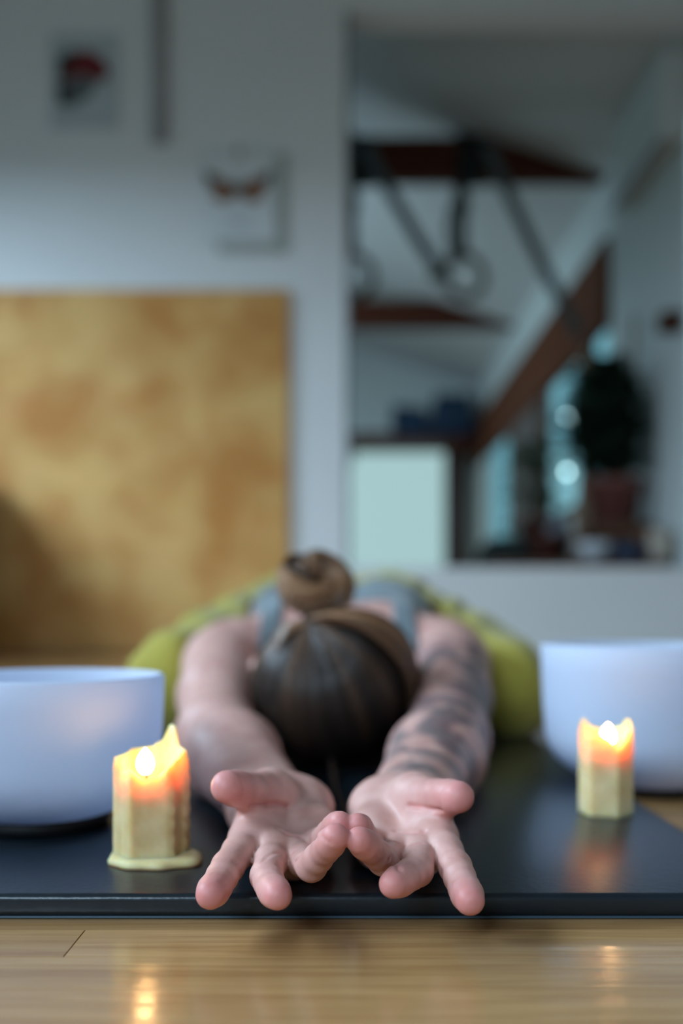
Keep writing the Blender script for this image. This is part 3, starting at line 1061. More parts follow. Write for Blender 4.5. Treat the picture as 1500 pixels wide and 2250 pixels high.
def singing_bowl(cx, cy, z, R, H, ring, lab):
    e = empty('singing_bowl', (cx, cy, z))
    t = 0.005
    z0 = 0.004
    out = [(0, z0)]
    for i in range(1, 15):
        a = math.pi / 2 * i / 14
        out.append((R * 0.965 * math.sin(a) ** 0.85, z0 + H * 0.40 * (1 - math.cos(a) ** 0.9)))
    out += [(R * 0.982, H * 0.6), (R * 0.994, H * 0.82), (R, H - 0.002), (R - 0.0015, H), (R - t + 0.0015, H), (R - t, H - 0.002)]
    inn = [(R - t, H * 0.6), (R * 0.95 - t, H * 0.42), (R * 0.75, H * 0.2), (R * 0.4, z0 + 0.012), (0, z0 + t)]
    MB().lathe(out + inn, (cx, cy, z), 72).build('bowl_shell', M['bowl'], e, True)
    MB().torus((cx, cy, z + 0.006), (0, 0, 1), ring, 0.006, 48, 10).build('rubber_ring', M['rubber'], e, True)
    tag(e, lab, 'singing bowl', 'white singing bowls beside the person')


# left bowl, standing on the mat
Yc = 0.705
cxl = P(92, 0, Yc).x
Rl = P(357, 0, Yc).x - cxl
singing_bowl(cxl, Yc, MATZ, Rl, P(0, 1482, Yc).z - MATZ, 0.042, 'white frosted singing bowl on the mat, left of the person')
Yc = 0.915
cxr = P(1432, 0, Yc).x
Rr = cxr - P(1192, 0, Yc).x
singing_bowl(cxr, Yc, 0.0, Rr, P(0, 1415, Yc).z, 0.040, 'white frosted singing bowl on the floor beside the mat, right of the person')

# ------------------------------------------------------------------ candles


def sstep(a, b, x):
    t = min(1, max(0, (x - a) / (b - a)))
    return t * t * (3 - 2 * t)


def interp_ang(tab, a):
    """tab: list of (deg, value); periodic linear-smooth interpolation"""
    a = a % 360
    t = sorted(tab)
    t = [(t[-1][0] - 360, t[-1][1])] + t + [(t[0][0] + 360, t[0][1])]
    for (a0, v0), (a1, v1) in zip(t, t[1:]):
        if a0 <= a <= a1:
            return v0 + (v1 - v0) * sstep(a0, a1, a)
    return t[0][1]


def candle(cx, cy, z, R, rim, rot, flame_h, lean, lab, pool, drips):
    """hexagonal pillar candle with a molten hollow top; angles: -90 deg looks at the camera"""
    e = empty('pillar_candle', (cx, cy, z))
    n = 120
    hz = [interp_ang(rim, 360 * k / n) for k in range(n)]
    well = min(hz) - 0.013

    def hexr(a):
        b = (a - rot) % 60 - 30
        r = R * math.cos(math.radians(30)) / math.cos(math.radians(b))
        return min(r, R * 0.975)
    verts, faces = [], []
    rows = 26
    rl = []
    for j in range(rows + 1):
        t = j / rows
        row = []
        for k in range(n):
            a = 360 * k / n
            r = hexr(a)
            zz = hz[k] * t
            for (da, dw, dz0, dz1, amt) in drips:
                d = ((a - da + 180) % 360 - 180) / dw
                r += amt * math.exp(-d * d) * sstep(dz0 - 0.004, dz0 + 0.004, zz) * (1 - sstep(dz1 - 0.006, dz1 + 0.004, zz)) * (1 + 0.3 * math.sin(zz * 700 + da))
            taper = 0.6 if t > 0.985 else 1.0
            r -= 0.0008 * sstep(0.9, 1, t)
            row.append(len(verts))
            verts.append((cx + r * math.cos(math.radians(a)), cy + r * math.sin(math.radians(a)), z + zz))
        rl.append(row)
    inner = []
    for j in range(9):
        t = j / 8
        row = []
        for k in range(n):
            a = 360 * k / n
            r = hexr(a)
            th = 0.0022 + 0.0035 * sstep(0, 1, t) + (0.004 * sstep(0.75, 1, t))
            r2 = (r - th)
            r2 = r2 * (1 - 0.6 * t) + min(r2, R * 0.80) * 0.6 * t
            zz = hz[k] + (well - hz[k]) * (t ** 0.8)
            if j == 0: zz = hz[k] - 0.0002
            row.append(len(verts))
            verts.append((cx + r2 * math.cos(math.radians(a)), cy + r2 * math.sin(math.radians(a)), z + zz))
        inner.append(row)
    allr = rl + inner
    for r0, r1 in zip(allr, allr[1:]):
        for k in range(n):
            faces.append((r0[k], r0[(k + 1) % n], r1[(k + 1) % n], r1[k]))
    cidx = len(verts)
    verts.append((cx, cy, z + well - 0.001))
    last = allr[-1]
    for k in range(n):
        faces.append((last[k], last[(k + 1) % n], cidx))
    cb = len(verts)
    verts.append((cx, cy, z))
    first = allr[0]
    for k in range(n):
        faces.append((first[(k + 1) % n], first[k], cb))
    pydata('wax_body', verts, faces, M['wax'], e)
    if pool:
        verts, faces = [], []
        nn = 72
        rings = [(0.0, 1), (0.6, 1), (0.85, 0.95), (0.95, 0.75), (1.0, 0.4), (0.985, 0.06), (0.9, 0.0)]
        for (f, h) in rings[1:]:
            for k in range(nn):
                a = math.radians(360 * k / nn)
                r = interp_ang(pool, 360 * k / nn) * (1 + 0.02 * math.sin(9 * a)) * f
                verts.append((cx + r * math.cos(a), cy + r * math.sin(a), z + 0.0056 * h))
        m_ = len(rings) - 1
        for j in range(m_ - 1):
            for k in range(nn):
                faces.append((j * nn + k, (j + 1) * nn + k, (j + 1) * nn + (k + 1) % nn, j * nn + (k + 1) % nn))
        verts.append((cx, cy, z + 0.0056))
        for k in range(nn):
            faces.append((len(verts) - 1, k, (k + 1) % nn))
        verts.append((cx, cy, z))
        for k in range(nn):
            faces.append((len(verts) - 1, (m_ - 1) * nn + (k + 1) % nn, (m_ - 1) * nn + k))
        pydata('wax_pool', verts, faces, M['wax'], e)
    fx, fy = cx + lean[0], cy + lean[1]
    zb = flame_h - 0.007
    MB().tube([(fx, fy, z + well - 0.002), (fx + 0.0004, fy, z + zb - 0.004), (fx + 0.0012, fy, z + zb + 0.002)], 0.0008, 6).build('wick', M['wick'], e, True)
    wk = e.children[-1]
    prof = [(0, -0.0062), (0.0022, -0.0058), (0.0042, -0.0036), (0.0051, -0.0005), (0.0046, 0.0028), (0.0032, 0.0058), (0.0014, 0.0082), (0, 0.0095)]
    fo = MB().lathe(prof, (fx, fy, z + flame_h), 24).build('flame', M['flame'], wk, True)
    tag(e, lab, 'candle', 'lit beeswax candles')
    return e


Yc = 0.603
cl = P(331, 0, Yc)
zr = lambda y: P(0, y, Yc).z - MATZ
candle(cl.x, Yc, MATZ, 0.0228,
       [(180, zr(1662)), (200, zr(1660)), (222, zr(1690)), (245, zr(1682)), (265, zr(1702)), (290, zr(1698)), (315, zr(1676)), (340, zr(1664)), (5, zr(1650)), (30, zr(1644)), (50, zr(1600)), (64, zr(1598)), (80, zr(1636)), (100, zr(1648)), (130, zr(1652)), (155, zr(1660))],
       8, zr(1676), (-0.0025, -0.004),
       'taller lit beeswax candle with a wax pool, in front of the left bowl',
       [(0, 0.031), (30, 0.024), (90, 0.023), (180, 0.0245), (225, 0.0265), (270, 0.0275), (300, 0.030), (330, 0.035), (345, 0.034)],
       [(318, 7, 0.0, 0.050, 0.0020), (352, 9, 0.0, 0.055, 0.0022), (12, 7, 0.0, 0.06, 0.0014), (200, 8, 0.0, 0.05, 0.0008), (232, 6, 0.0, 0.03, 0.0006)])
Yc = 0.742
cr_ = P(1330, 0, Yc)
zr = lambda y: P(0, y, Yc).z - MATZ
candle(cr_.x, Yc, MATZ, 0.0203,
       [(178, zr(1578)), (192, zr(1580)), (212, zr(1612)), (240, zr(1606)), (262, zr(1616)), (285, zr(1640)), (310, zr(1624)), (335, zr(1604)), (352, zr(1580)), (5, zr(1580)), (30, zr(1600)), (90, zr(1606)), (130, zr(1596)), (160, zr(1600))],
       -18, zr(1618), (0.001, -0.003),
       'lit six-sided beeswax candle in front of the right bowl',
       None,
       [(200, 8, 0.0, 0.05, 0.0006)])

# ------------------------------------------------------------------ implicit surfaces for the person


def axis(segs):
    out = [segs[0][0]]
    for a, b, h in segs:
        n = max(1, int(round((b - a) / h)))
        out += [a + (b - a) * (i + 1) / n for i in range(n)]
    return np.array(out, dtype=np.float32)


class Grid:
    def __init__(self, xs, ys, zs):
        self.ax = (xs, ys, zs)
        self.shape = (len(xs), len(ys), len(zs))

    def full(self, v=0.08):
        return np.full(self.shape, v, dtype=np.float32)

    def sub(self, lo, hi):
        sl = []
        for a, l, h in zip(self.ax, lo, hi):
            i0 = max(0, int(np.searchsorted(a, l)) - 1)
            i1 = min(len(a), int(np.searchsorted(a, h)) + 1)
            sl.append(slice(i0, max(i1, i0)))
        return tuple(sl)

    def coords(self, sl):
        return (self.ax[0][sl[0]][:, None, None], self.ax[1][sl[1]][None, :, None], self.ax[2][sl[2]][None, None, :])


def smin(a, b, k):
    h = np.clip(0.5 + 0.5 * (b - a) / k, 0, 1)
    return b * (1 - h) + a * h - k * h * (1 - h)


def cap_sdf(g, sl, a, b, ra, rb):
    x, y, z = g.coords(sl)
    ax, ay, az = a
    dx, dy, dz = b[0] - ax, b[1] - ay, b[2] - az
    L2 = dx * dx + dy * dy + dz * dz + 1e-12
    t = np.clip(((x - ax) * dx + (y - ay) * dy + (z - az) * dz) / L2, 0, 1)
    return np.sqrt((x - ax - t * dx) ** 2 + (y - ay - t * dy) ** 2 + (z - az - t * dz) ** 2) - (ra + (rb - ra) * t)


def add_cap(g, F, a, b, ra, rb, k):
    m = max(ra, rb) + k + 0.014
    lo = [min(p, q) - m for p, q in zip(a, b)]
    hi = [max(p, q) + m for p, q in zip(a, b)]
    sl = g.sub(lo, hi)
    F[sl] = smin(F[sl], cap_sdf(g, sl, a, b, ra, rb), k)


def add_ell(g, F, c, r, k, R=None):
    m = max(r) + k + 0.014
    sl = g.sub([p - m for p in c], [p + m for p in c])
    x, y, z = g.coords(sl)
    x, y, z = x - c[0], y - c[1], z - c[2]
    if R is not None:
        Rm = np.array(R.to_3x3().transposed())
        x, y, z = (Rm[0, 0] * x + Rm[0, 1] * y + Rm[0, 2] * z, Rm[1, 0] * x + Rm[1, 1] * y + Rm[1, 2] * z, Rm[2, 0] * x + Rm[2, 1] * y + Rm[2, 2] * z)
    k0 = np.sqrt((x / r[0]) ** 2 + (y / r[1]) ** 2 + (z / r[2]) ** 2)
    k1 = np.sqrt((x / r[0] ** 2) ** 2 + (y / r[1] ** 2) ** 2 + (z / r[2] ** 2) ** 2) + 1e-9
    d = k0 * (k0 - 1) / k1
    F[sl] = smin(F[sl], d.astype(np.float32), k)


def surface_nets(F, g):
    s = F < 0
    nx, ny, nz = F.shape
    c = np.zeros((nx - 1, ny - 1, nz - 1), dtype=np.int8)
    for i in (0, 1):
        for j in (0, 1):
            for k in (0, 1):
                c += s[i:nx - 1 + i, j:ny - 1 + j, k:nz - 1 + k]
    act = (c > 0) & (c < 8)
    I, J, K = np.nonzero(act)
    n = len(I)
    idx = np.full(act.shape, -1, dtype=np.int32)
    idx[I, J, K] = np.arange(n)
    xs, ys, zs = g.ax
    acc = np.zeros((n, 3))
    cnt = np.zeros(n)
    corner = {}
    for i in (0, 1):
        for j in (0, 1):
            for k in (0, 1):
                corner[(i, j, k)] = F[I + i, J + j, K + k].astype(np.float64)
    for a in corner:
        for d in range(3):
            if a[d] == 1: continue
            b = list(a); b[d] = 1; b = tuple(b)
            va, vb = corner[a], corner[b]
            m = (va < 0) != (vb < 0)
            t = np.where(m, va / np.where(m, va - vb, 1), 0)
            pa = np.stack([xs[I + a[0]], ys[J + a[1]], zs[K + a[2]]], 1).astype(np.float64)
            pb = np.stack([xs[I + b[0]], ys[J + b[1]], zs[K + b[2]]], 1).astype(np.float64)
            p = pa + (pb - pa) * t[:, None]
            acc[m] += p[m]
            cnt[m] += 1
    V = acc / cnt[:, None]
    quads = []
    for d in range(3):
        sl0 = [slice(None)] * 3; sl1 = [slice(None)] * 3
        sl0[d] = slice(0, -1); sl1[d] = slice(1, None)
        a, b = s[tuple(sl0)], s[tuple(sl1)]
        E = np.array(np.nonzero(a != b)).T
        e, f = [q for q in range(3) if q != d]
        ok = (E[:, e] > 0) & (E[:, f] > 0) & (E[:, e] < F.shape[e] - 1) & (E[:, f] < F.shape[f] - 1)
        E = E[ok]
        ins = a[E[:, 0], E[:, 1], E[:, 2]]

        def at(de, df):
            q = E.copy(); q[:, e] += de; q[:, f] += df
            return idx[q[:, 0], q[:, 1], q[:, 2]]
        Q = np.stack([at(-1, -1), at(0, -1), at(0, 0), at(-1, 0)], 1)
        flip = ins if d != 1 else ~ins
        Q = np.where(flip[:, None], Q, Q[:, ::-1])
        quads.append(Q)
    Q = np.concatenate(quads)
    Q = Q[(Q >= 0).all(1)]
    return V, Q


def smooth_mesh(V, Q, it=2, lam=0.5):
    A = np.concatenate([Q[:, [0, 1]], Q[:, [1, 2]], Q[:, [2, 3]], Q[:, [3, 0]]])
    A = np.concatenate([A, A[:, ::-1]])
    cnt = np.bincount(A[:, 0], minlength=len(V)).astype(float)
    cnt[cnt == 0] = 1
    for i in range(it):
        for l in (lam, -lam * 0.9):
            S = np.stack([np.bincount(A[:, 0], weights=V[A[:, 1], d], minlength=len(V)) for d in range(3)], 1) / cnt[:, None]
            V = V + l * (S - V)
    return V


def normals(V, Q):
    n = np.cross(V[Q[:, 2]] - V[Q[:, 0]], V[Q[:, 3]] - V[Q[:, 1]])
    out = np.zeros_like(V)
    for c in range(4):
        for d in range(3):
            out[:, d] += np.bincount(Q[:, c], weights=n[:, d], minlength=len(V))
    return out / (np.linalg.norm(out, axis=1, keepdims=True) + 1e-12)


def np_mesh(name, V, Q, mat, parent=None, attrs=None):
    me = bpy.data.meshes.new(name)
    me.vertices.add(len(V))
    me.vertices.foreach_set('co', np.ascontiguousarray(V, dtype=np.float32).ravel())
    k = Q.shape[1]
    me.loops.add(Q.size)
    me.loops.foreach_set('vertex_index', np.ascontiguousarray(Q, dtype=np.int32).ravel())
    me.polygons.add(len(Q))
    me.polygons.foreach_set('loop_start', np.arange(0, Q.size, k, dtype=np.int32))
    me.polygons.foreach_set('loop_total', np.full(len(Q), k, dtype=np.int32))
    me.update(calc_edges=True)
    me.validate()
    me.polygons.foreach_set('use_smooth', [True] * len(me.polygons))
    me.materials.append(mat)
    for nm, val in (attrs or {}).items():
        at = me.attributes.new(nm, 'FLOAT', 'POINT')
        at.data.foreach_set('value', np.ascontiguousarray(val, dtype=np.float32))
    o = bpy.data.objects.new(name, me)
    link(o, parent)
    if parent is not None: o.matrix_parent_inverse = parent_inv(parent)
    return o


def seg_dist(V, a, b):
    a, b = np.array(a), np.array(b)
    d = b - a
    t = np.clip(((V - a) @ d) / (d @ d + 1e-12), 0, 1)
    return np.linalg.norm(V - a - t[:, None] * d, axis=1), t


# ---- pose (metres; measured on the photograph)
HANDS = {
    -1: dict(
        wrist=P(600, 1778, .655), elbow=Vector((-0.110, .885, .052)), shoulder=Vector((-0.140, 1.160, .103)),
        thumb=[(615, 1757, .645, .0140), (594, 1742, .600, .0126), (541, 1737, .568, .0103), (500, 1729, .548, .0086)],
        index=[(548, 1840, .562, .0100), (500, 1905, .522, .0084), (475, 1948, .498, .0077), (463, 1964, .483, .0067)],
        middle=[(603, 1866, .554, .0100), (585, 1925, .513, .0081), (597, 1953, .489, .0072), (609, 1967, .476, .0063)],
        ring=[(648, 1878, .557, .0096), (684, 1903, .517, .0078), (715, 1866, .499, .0069), (736, 1840, .487, .0061)],
        pinky=[(690, 1856, .573, .0086), (712, 1842, .542, .0067), (733, 1816, .527, .0060), (747, 1808, .512, .0053)],
        heel=(668, 1778, .640, .0165), heel2=(694, 1822, .592, .0115)),
    1: dict(
        wrist=P(890, 1778, .655), elbow=Vector((0.094, .885, .052)), shoulder=Vector((0.128, 1.160, .103)),
        thumb=[(880, 1760, .645, .0140), (910, 1750, .602, .0124), (963, 1751, .570, .0100), (1005, 1751, .550, .0084)],
        index=[(960, 1836, .562, .0100), (1000, 1905, .522, .0084), (1020, 1953, .498, .0077), (1031, 1977, .482, .0067)],
        middle=[(926, 1870, .554, .0100), (916, 1912, .515, .0082), (886, 1931, .496, .0073), (864, 1942, .485, .0063)],
        ring=[(866, 1876, .557, .0096), (842, 1890, .519, .0078), (811, 1863, .501, .0069), (790, 1847, .489, .0061)],
        pinky=[(824, 1856, .573, .0086), (808, 1846, .542, .0067), (795, 1822, .527, .0060), (786, 1812, .512, .0053)],
        heel=(832, 1780, .640, .0165), heel2=(814, 1826, .592, .0115)),
}
HC = Vector((-0.012, .990, .086))        # middle of the head
HR = Vector((.0775, .106, .0745))          # half sizes including the hair

gx = axis([(-.34, -.18, .009), (-.18, -.095, .003), (-.095, .095, .00125), (.095, .18, .003), (.18, .34, .009)])
gy = axis([(.462, .665, .00125), (.665, 1.0, .0028), (1.0, 1.32, .005), (1.32, 1.95, .010)])
gz = axis([(.002, .078, .00125), (.078, .12, .0028), (.12, .27, .006)])
G = Grid(gx, gy, gz)


def torso_field(F, grow=0.0):
    g = grow
    for s in (-1, 1):
        add_cap(G, F, (s * .050, 1.225, .108), (s * .058, 1.40, .128), .066 + g, .074 + g, .03)
        add_cap(G, F, (s * .058, 1.40, .128), (s * .050, 1.54, .130), .074 + g, .068 + g, .03)
        add_cap(G, F, (s * .050, 1.54, .130), (s * .072, 1.66, .128), .068 + g, .088 + g, .03)
        # shoulder yoke
        add_cap(G, F, (s * .045, 1.215, .128), (s * .112, 1.185, .112), .042 + g, .044 + g, .03)


body = G.full()
torso_field(body)
# neck, skull, face
add_cap(G, body, (-.008, 1.235, .125), (-.010, 1.06, .098), .047, .046, .03)
add_ell(G, body, HC, (HR.x - .006, HR.y - .007, HR.z - .006), .02)
add_ell(G, body, (HC.x, HC.y + .055, .072), (.056, .062, .050), .02)                    # jaw and cheeks
add_cap(G, body, (HC.x, HC.y + .040, .030), (HC.x, HC.y + .062, .024), .009, .011, .008)  # nose
add_cap(G, body, (HC.x - .020, HC.y + .088, .029), (HC.x + .020, HC.y + .088, .029), .006, .006, .005)  # mouth
for s in (-1, 1):
    add_ell(G, body, (HC.x + s * .031, HC.y + .035, .034), (.012, .010, .008), .006)      # eyelids
    add_ell(G, body, (HC.x + s * .077, HC.y + .040, .088), (.008, .022, .030), .006)      # ears
# legs folded under, feet
for s in (-1, 1):
    add_cap(G, body, (s * .085, 1.62, .120), (s * .195, 1.24, .064), .080, .046, .03)
    add_cap(G, body, (s * .195, 1.24, .062), (s * .085, 1.66, .066), .044, .042, .03)
    add_cap(G, body, (s * .085, 1.66, .066), (s * .070, 1.74, .046), .036, .030, .02)
    add_cap(G, body, (s * .070, 1.74, .046), (s * .055, 1.86, .036), .028, .020, .02)
    for q in range(5):
        x = s * (.030 + .0125 * q)
        add_cap(G, body, (x, 1.865, .030), (x, 1.905 - .006 * q, .024), .0085 - .0005 * q, .0075 - .0005 * q, .006)

for s, h in HANDS.items():
    w, el, sh_ = h['wrist'], h['elbow'], h['shoulder']
    lo = (-.24, .45, .0) if s < 0 else (-.02, .45, .0)
    hi = (.03, 1.32, .24) if s < 0 else (.22, 1.32, .24)
    sl = G.sub(lo, hi)
    sg = Grid(G.ax[0][sl[0]], G.ax[1][sl[1]], G.ax[2][sl[2]])
    pal = sg.full()
    side = Vector((s, 0, 0))           # towards the thumb
    # arm: upper arm, elbow, two forearm strands that flatten towards the wrist
    mid = sh_.lerp(el, .5)
    add_cap(sg, pal, sh_, mid, .046, .0395, .02)
    add_cap(sg, pal, mid, el, .0395, .034, .02)
    fm = el.lerp(w, .30) + Vector((0, 0, -.002))
    add_cap(sg, pal, el, fm, .034, .036, .02)
    add_cap(sg, pal, fm + side * .006, w + side * .012, .031, .0165, .02)
    add_cap(sg, pal, fm - side * .006, w - side * .012, .031, .0165, .02)
    J = {k: [(P(*q[:3]), q[3]) for q in h[k]] for k in ('thumb', 'index', 'middle', 'ring', 'pinky')}
    h['J'] = J
    heel, hr = P(*h['heel'][:3]), h['heel'][3]
    heel2, hr2 = P(*h['heel2'][:3]), h['heel2'][3]
    # metacarpals
    dz = Vector((0, 0, -.002))
    starts = {'index': w + side * .013, 'middle': w + side * .004, 'ring': w - side * .006, 'pinky': w - side * .014}
    for k, st in starts.items():
        p, r = J[k][0]
        add_cap(sg, pal, st + dz, p + dz, .0150, r, .012)
    for k0, k1 in (('index', 'middle'), ('middle', 'ring'), ('ring', 'pinky')):
        add_cap(sg, pal, J[k0][0][0] + dz, J[k1][0][0] + dz, .0088, .0084, .008)
    # thumb mound, heel of the hand
    add_cap(sg, pal, J['thumb'][0][0], J['thumb'][1][0], .0165, .0135, .012)
    add_cap(sg, pal, J['thumb'][0][0] + Vector((0, -.006, .0)), J['index'][0][0].lerp(J['thumb'][1][0], .35), .0135, .0085, .012)
    add_cap(sg, pal, J['thumb'][1][0].lerp(J['index'][0][0], .25) + dz, J['index'][0][0] + dz, .0080, .0085, .009)
    add_cap(sg, pal, w - side * .012 + Vector((0, 0, .004)), heel, .0160, hr, .012)
    add_cap(sg, pal, heel, heel2, hr, hr2, .012)
    add_cap(sg, pal, heel2, J['pinky'][0][0], hr2, .0090, .010)
    out = pal.copy()
    for k in ('thumb', 'index', 'middle', 'ring', 'pinky'):
        f = sg.full()
        js = J[k]
        st = 1 if k == 'thumb' else 0
        for i in range(st, 3):
            (p, r), (q, r1) = js[i], js[i + 1]
            m_ = p.lerp(q, .5)
            rm = (r + r1) / 2 * (0.985 if i < 2 else 1.01)
            if i == 0: r = r * .90
            add_cap(sg, f, p, m_, r, rm, .003)
            add_cap(sg, f, m_, q, rm, r1 * (1.0 if i < 2 else .97), .003)
        # fleshy pad of the fingertip
        d = (js[3][0] - js[2][0]).normalized()
        add_cap(sg, f, js[3][0] - d * .007, js[3][0] + d * .0010, js[3][1] * 1.03, js[3][1] * .93, .004)
        out = np.minimum(out, smin(pal, f, .0055 if k != 'thumb' else .009))
    ysub = sg.ax[1][None, :, None]
    kk = np.clip((ysub - 1.09) / .09, 0, 1) * .035 + .0006
    body[sl] = smin(body[sl], out, kk)

V, Q = surface_nets(body, G)
V = smooth_mesh(V, Q, 2, .5)
# nothing sinks into the mat
V[:, 2] = np.where(V[:, 1] > .5285, np.maximum(V[:, 2], MATZ + .0003), V[:, 2])
Nrm = normals(V, Q)

flush = np.zeros(len(V))
tattoo = np.zeros(len(V))
crease = np.zeros(len(V))
hand_v = V[:, 1] < .70


def surf_point(px, py):
    """first point of the body under a photo pixel, used to lay a skin crease on the hand"""
    d = np.array([(px - 750) / FPX, 1.0, -(py - HY) / FPX])
    o_ = np.array([0, 0, CAMZ])
    W_ = V[hand_v] - o_
    t = W_ @ d / (d @ d)
    dist = np.linalg.norm(W_ - t[:, None] * d, axis=1)
    cand = np.nonzero(dist < .0016)[0]
    if len(cand) == 0: cand = np.argsort(dist)[:4]
    j = cand[np.argmin(t[cand])]
    return V[hand_v][j]


CREASES = [
    # palm and thumb lines, finger joint lines (photo pixels)
    ([(560, 1772), (585, 1772), (610, 1766), (640, 1770)], .0016, .0013),
    ([(610, 1815), (630, 1826), (660, 1832), (690, 1836)], .0008, .0012),
    ([(575, 1885), (592, 1872), (615, 1866), (640, 1868)], .0004, .0011),
    ([(626, 1900), (640, 1893), (652, 1880)], .0012, .0010),
    ([(890, 1770), (915, 1772), (940, 1780), (965, 1785)], .0015, .0013),
    ([(868, 1820), (890, 1824), (915, 1826), (930, 1820)], .0008, .0012),
    ([(850, 1842), (880, 1848), (905, 1850), (925, 1845)], .0006, .0011),
    ([(862, 1888), (872, 1895), (880, 1905)], .0012, .0010),
    ([(1000, 1932), (1015, 1928), (1028, 1926)], .0002, .0008),
    ([(478, 1880), (500, 1884), (522, 1892)], .0002, .0009),
    ([(1025, 1962), (1040, 1958)], .0002, .0008),
    ([(462, 1938), (480, 1942), (497, 1950)], .0002, .0009),
    ([(700, 1838), (712, 1850), (724, 1860)], .0005, .0009),
    ([(536, 1716), (540, 1738), (536, 1760)], .0002, .0010),
    ([(966, 1728), (962, 1750), (968, 1776)], .0002, .0010),
]
for pts, depth, sig in CREASES:
    pp = [surf_point(*p) for p in pts]
    dmin = np.full(len(V), 1.0)
    for a, b_ in zip(pp, pp[1:]):
        d, t = seg_dist(V, a, b_)
        dmin = np.minimum(dmin, d)
    wgt = np.exp(-(dmin / sig) ** 2) * hand_v
    V -= Nrm * (wgt * depth * 1.5)[:, None]
    crease = np.maximum(crease, wgt * min(1, depth / .0012))

for s, h in HANDS.items():
    J = h['J']
    for k, js in J.items():
        d, t = seg_dist(V, js[2][0], js[3][0] + (js[3][0] - js[2][0]) * .35)
        near = np.clip(1.3 - (d - js[3][1]) / .006, 0, 1)
        flush = np.maximum(flush, near * (.20 + .42 * np.clip(t, 0, 1) ** 1.2))
        d, t = seg_dist(V, js[1][0], js[2][0])
        near = np.clip(1.3 - (d - js[2][1]) / .006, 0, 1)
        flush = np.maximum(flush, near * (.06 + .14 * np.clip(t, 0, 1)))
flush = np.maximum(flush, crease * .55)
# tattooed arm (the one on the right of the picture), ending in a band at the wrist
h = HANDS[1]
d, t = seg_dist(V, h['shoulder'] + Vector((0, -.02, 0)), h['elbow'])
tattoo = np.maximum(tattoo, np.clip(1 - (d - .048) / .01, 0, 1) * np.clip((t - .02) / .1, 0, 1))
d, t = seg_dist(V, h['elbow'], h['wrist'])
tattoo = np.maximum(tattoo, np.clip(1 - (d - .045) / .01, 0, 1) * np.clip((.93 - t) / .05, 0, 1))
tattoo *= (V[:, 1] > .668)
person = np_mesh('person', V, Q, M['skin'], None, {'flush': flush, 'tattoo': tattoo})
tag(person, 'person folded forward on the mat, palms up, in olive trousers', 'person')

# fingernails on the undersides of the fingers
for s, h in HANDS.items():
    for k, js in h['J'].items():
        p, r = js[3]
        t = (p - js[2][0]).normalized()
        hint = Vector((-s * .25, -.25, -1)) if k != 'thumb' else Vector((-s * .1, .75, .35))
        if k in ('ring', 'pinky'): hint = Vector((-s * .05, -.62, -.75))
        n = (hint - t * hint.dot(t)).normalized()
        b_ = t.cross(n)
        vs, fs = [], []
        ni, nj = 7, 7
        R_ = r * 1.05
        for i in range(ni):
            u = i / (ni - 1)
            al = -.0075 + .0095 * u
            wid = math.radians(52) * (0.80 + .2 * math.sin(math.pi * min(1, u + .25)))
            rr = R_ * math.sqrt(max(.1, 1 - (max(0, al + .0012) / r) ** 2)) - .0001
            for j in range(nj):
                a = wid * (2 * j / (nj - 1) - 1)
                vs.append(p + t * (al + .0012 * (1 - (2 * j / (nj - 1) - 1) ** 2) * (1 if u > .5 else -1)) + (n * math.cos(a) + b_ * math.sin(a)) * rr)
        for i in range(ni - 1):
            for j in range(nj - 1):
                fs.append((i * nj + j, i * nj + j + 1, (i + 1) * nj + j + 1, (i + 1) * nj + j))
        no = pydata('fingernail', vs, fs, M['nail'], person)
        so = no.modifiers.new('thickness', 'SOLIDIFY')
        so.thickness = .0005
        so.offset = 0

# ---- clothing on its own grid
cxs = axis([(-.36, .36, .0045)])
cys = axis([(1.06, 1.40, .0045), (1.40, 1.88, .007)])
czs = axis([(.004, .30, .0045)])
G2 = Grid(cxs, cys, czs)
Gsave = G
G = G2
tor = G.full()
torso_field(tor, .005)
X, Y_, Z_ = G.coords((slice(None),) * 3)
# the body's own surface, read on this grid, so that the cloth lies on the skin
bs = body
for d in range(3):
    src, dst = Gsave.ax[d], G.ax[d]
    ii = np.clip(np.searchsorted(src, dst) - 1, 0, len(src) - 2)
    ff = np.clip((dst - src[ii]) / (src[ii + 1] - src[ii]), 0, 1)
    sh_f = [1, 1, 1]
    sh_f[d] = len(dst)
    ff = ff.reshape(sh_f)
    bs = np.take(bs, ii, axis=d) * (1 - ff) + np.take(bs, ii + 1, axis=d) * ff
# region covered by the tank top: back panel with a shallow scoop plus two straps
panel = np.maximum(np.maximum(1.262 - .042 * np.clip(np.abs(X + .004) / .09, 0, 1) ** 2 - Y_, Y_ - 1.62), np.abs(X) - .120) + 0 * Z_
straps = np.maximum(np.abs(np.abs(X + .004) - .078) - .013, np.maximum(1.125 - Y_, Y_ - 1.30)) + 0 * Z_
reg = np.minimum(panel, straps)
top = np.maximum(bs - .0045, reg).astype(np.float32)
V2, Q2 = surface_nets(top, G)
V2 = smooth_mesh(V2, Q2, 2, .5)
np_mesh('tank_top', V2, Q2, M['top'], person)['label'] = 'slate grey tank top with two shoulder straps'

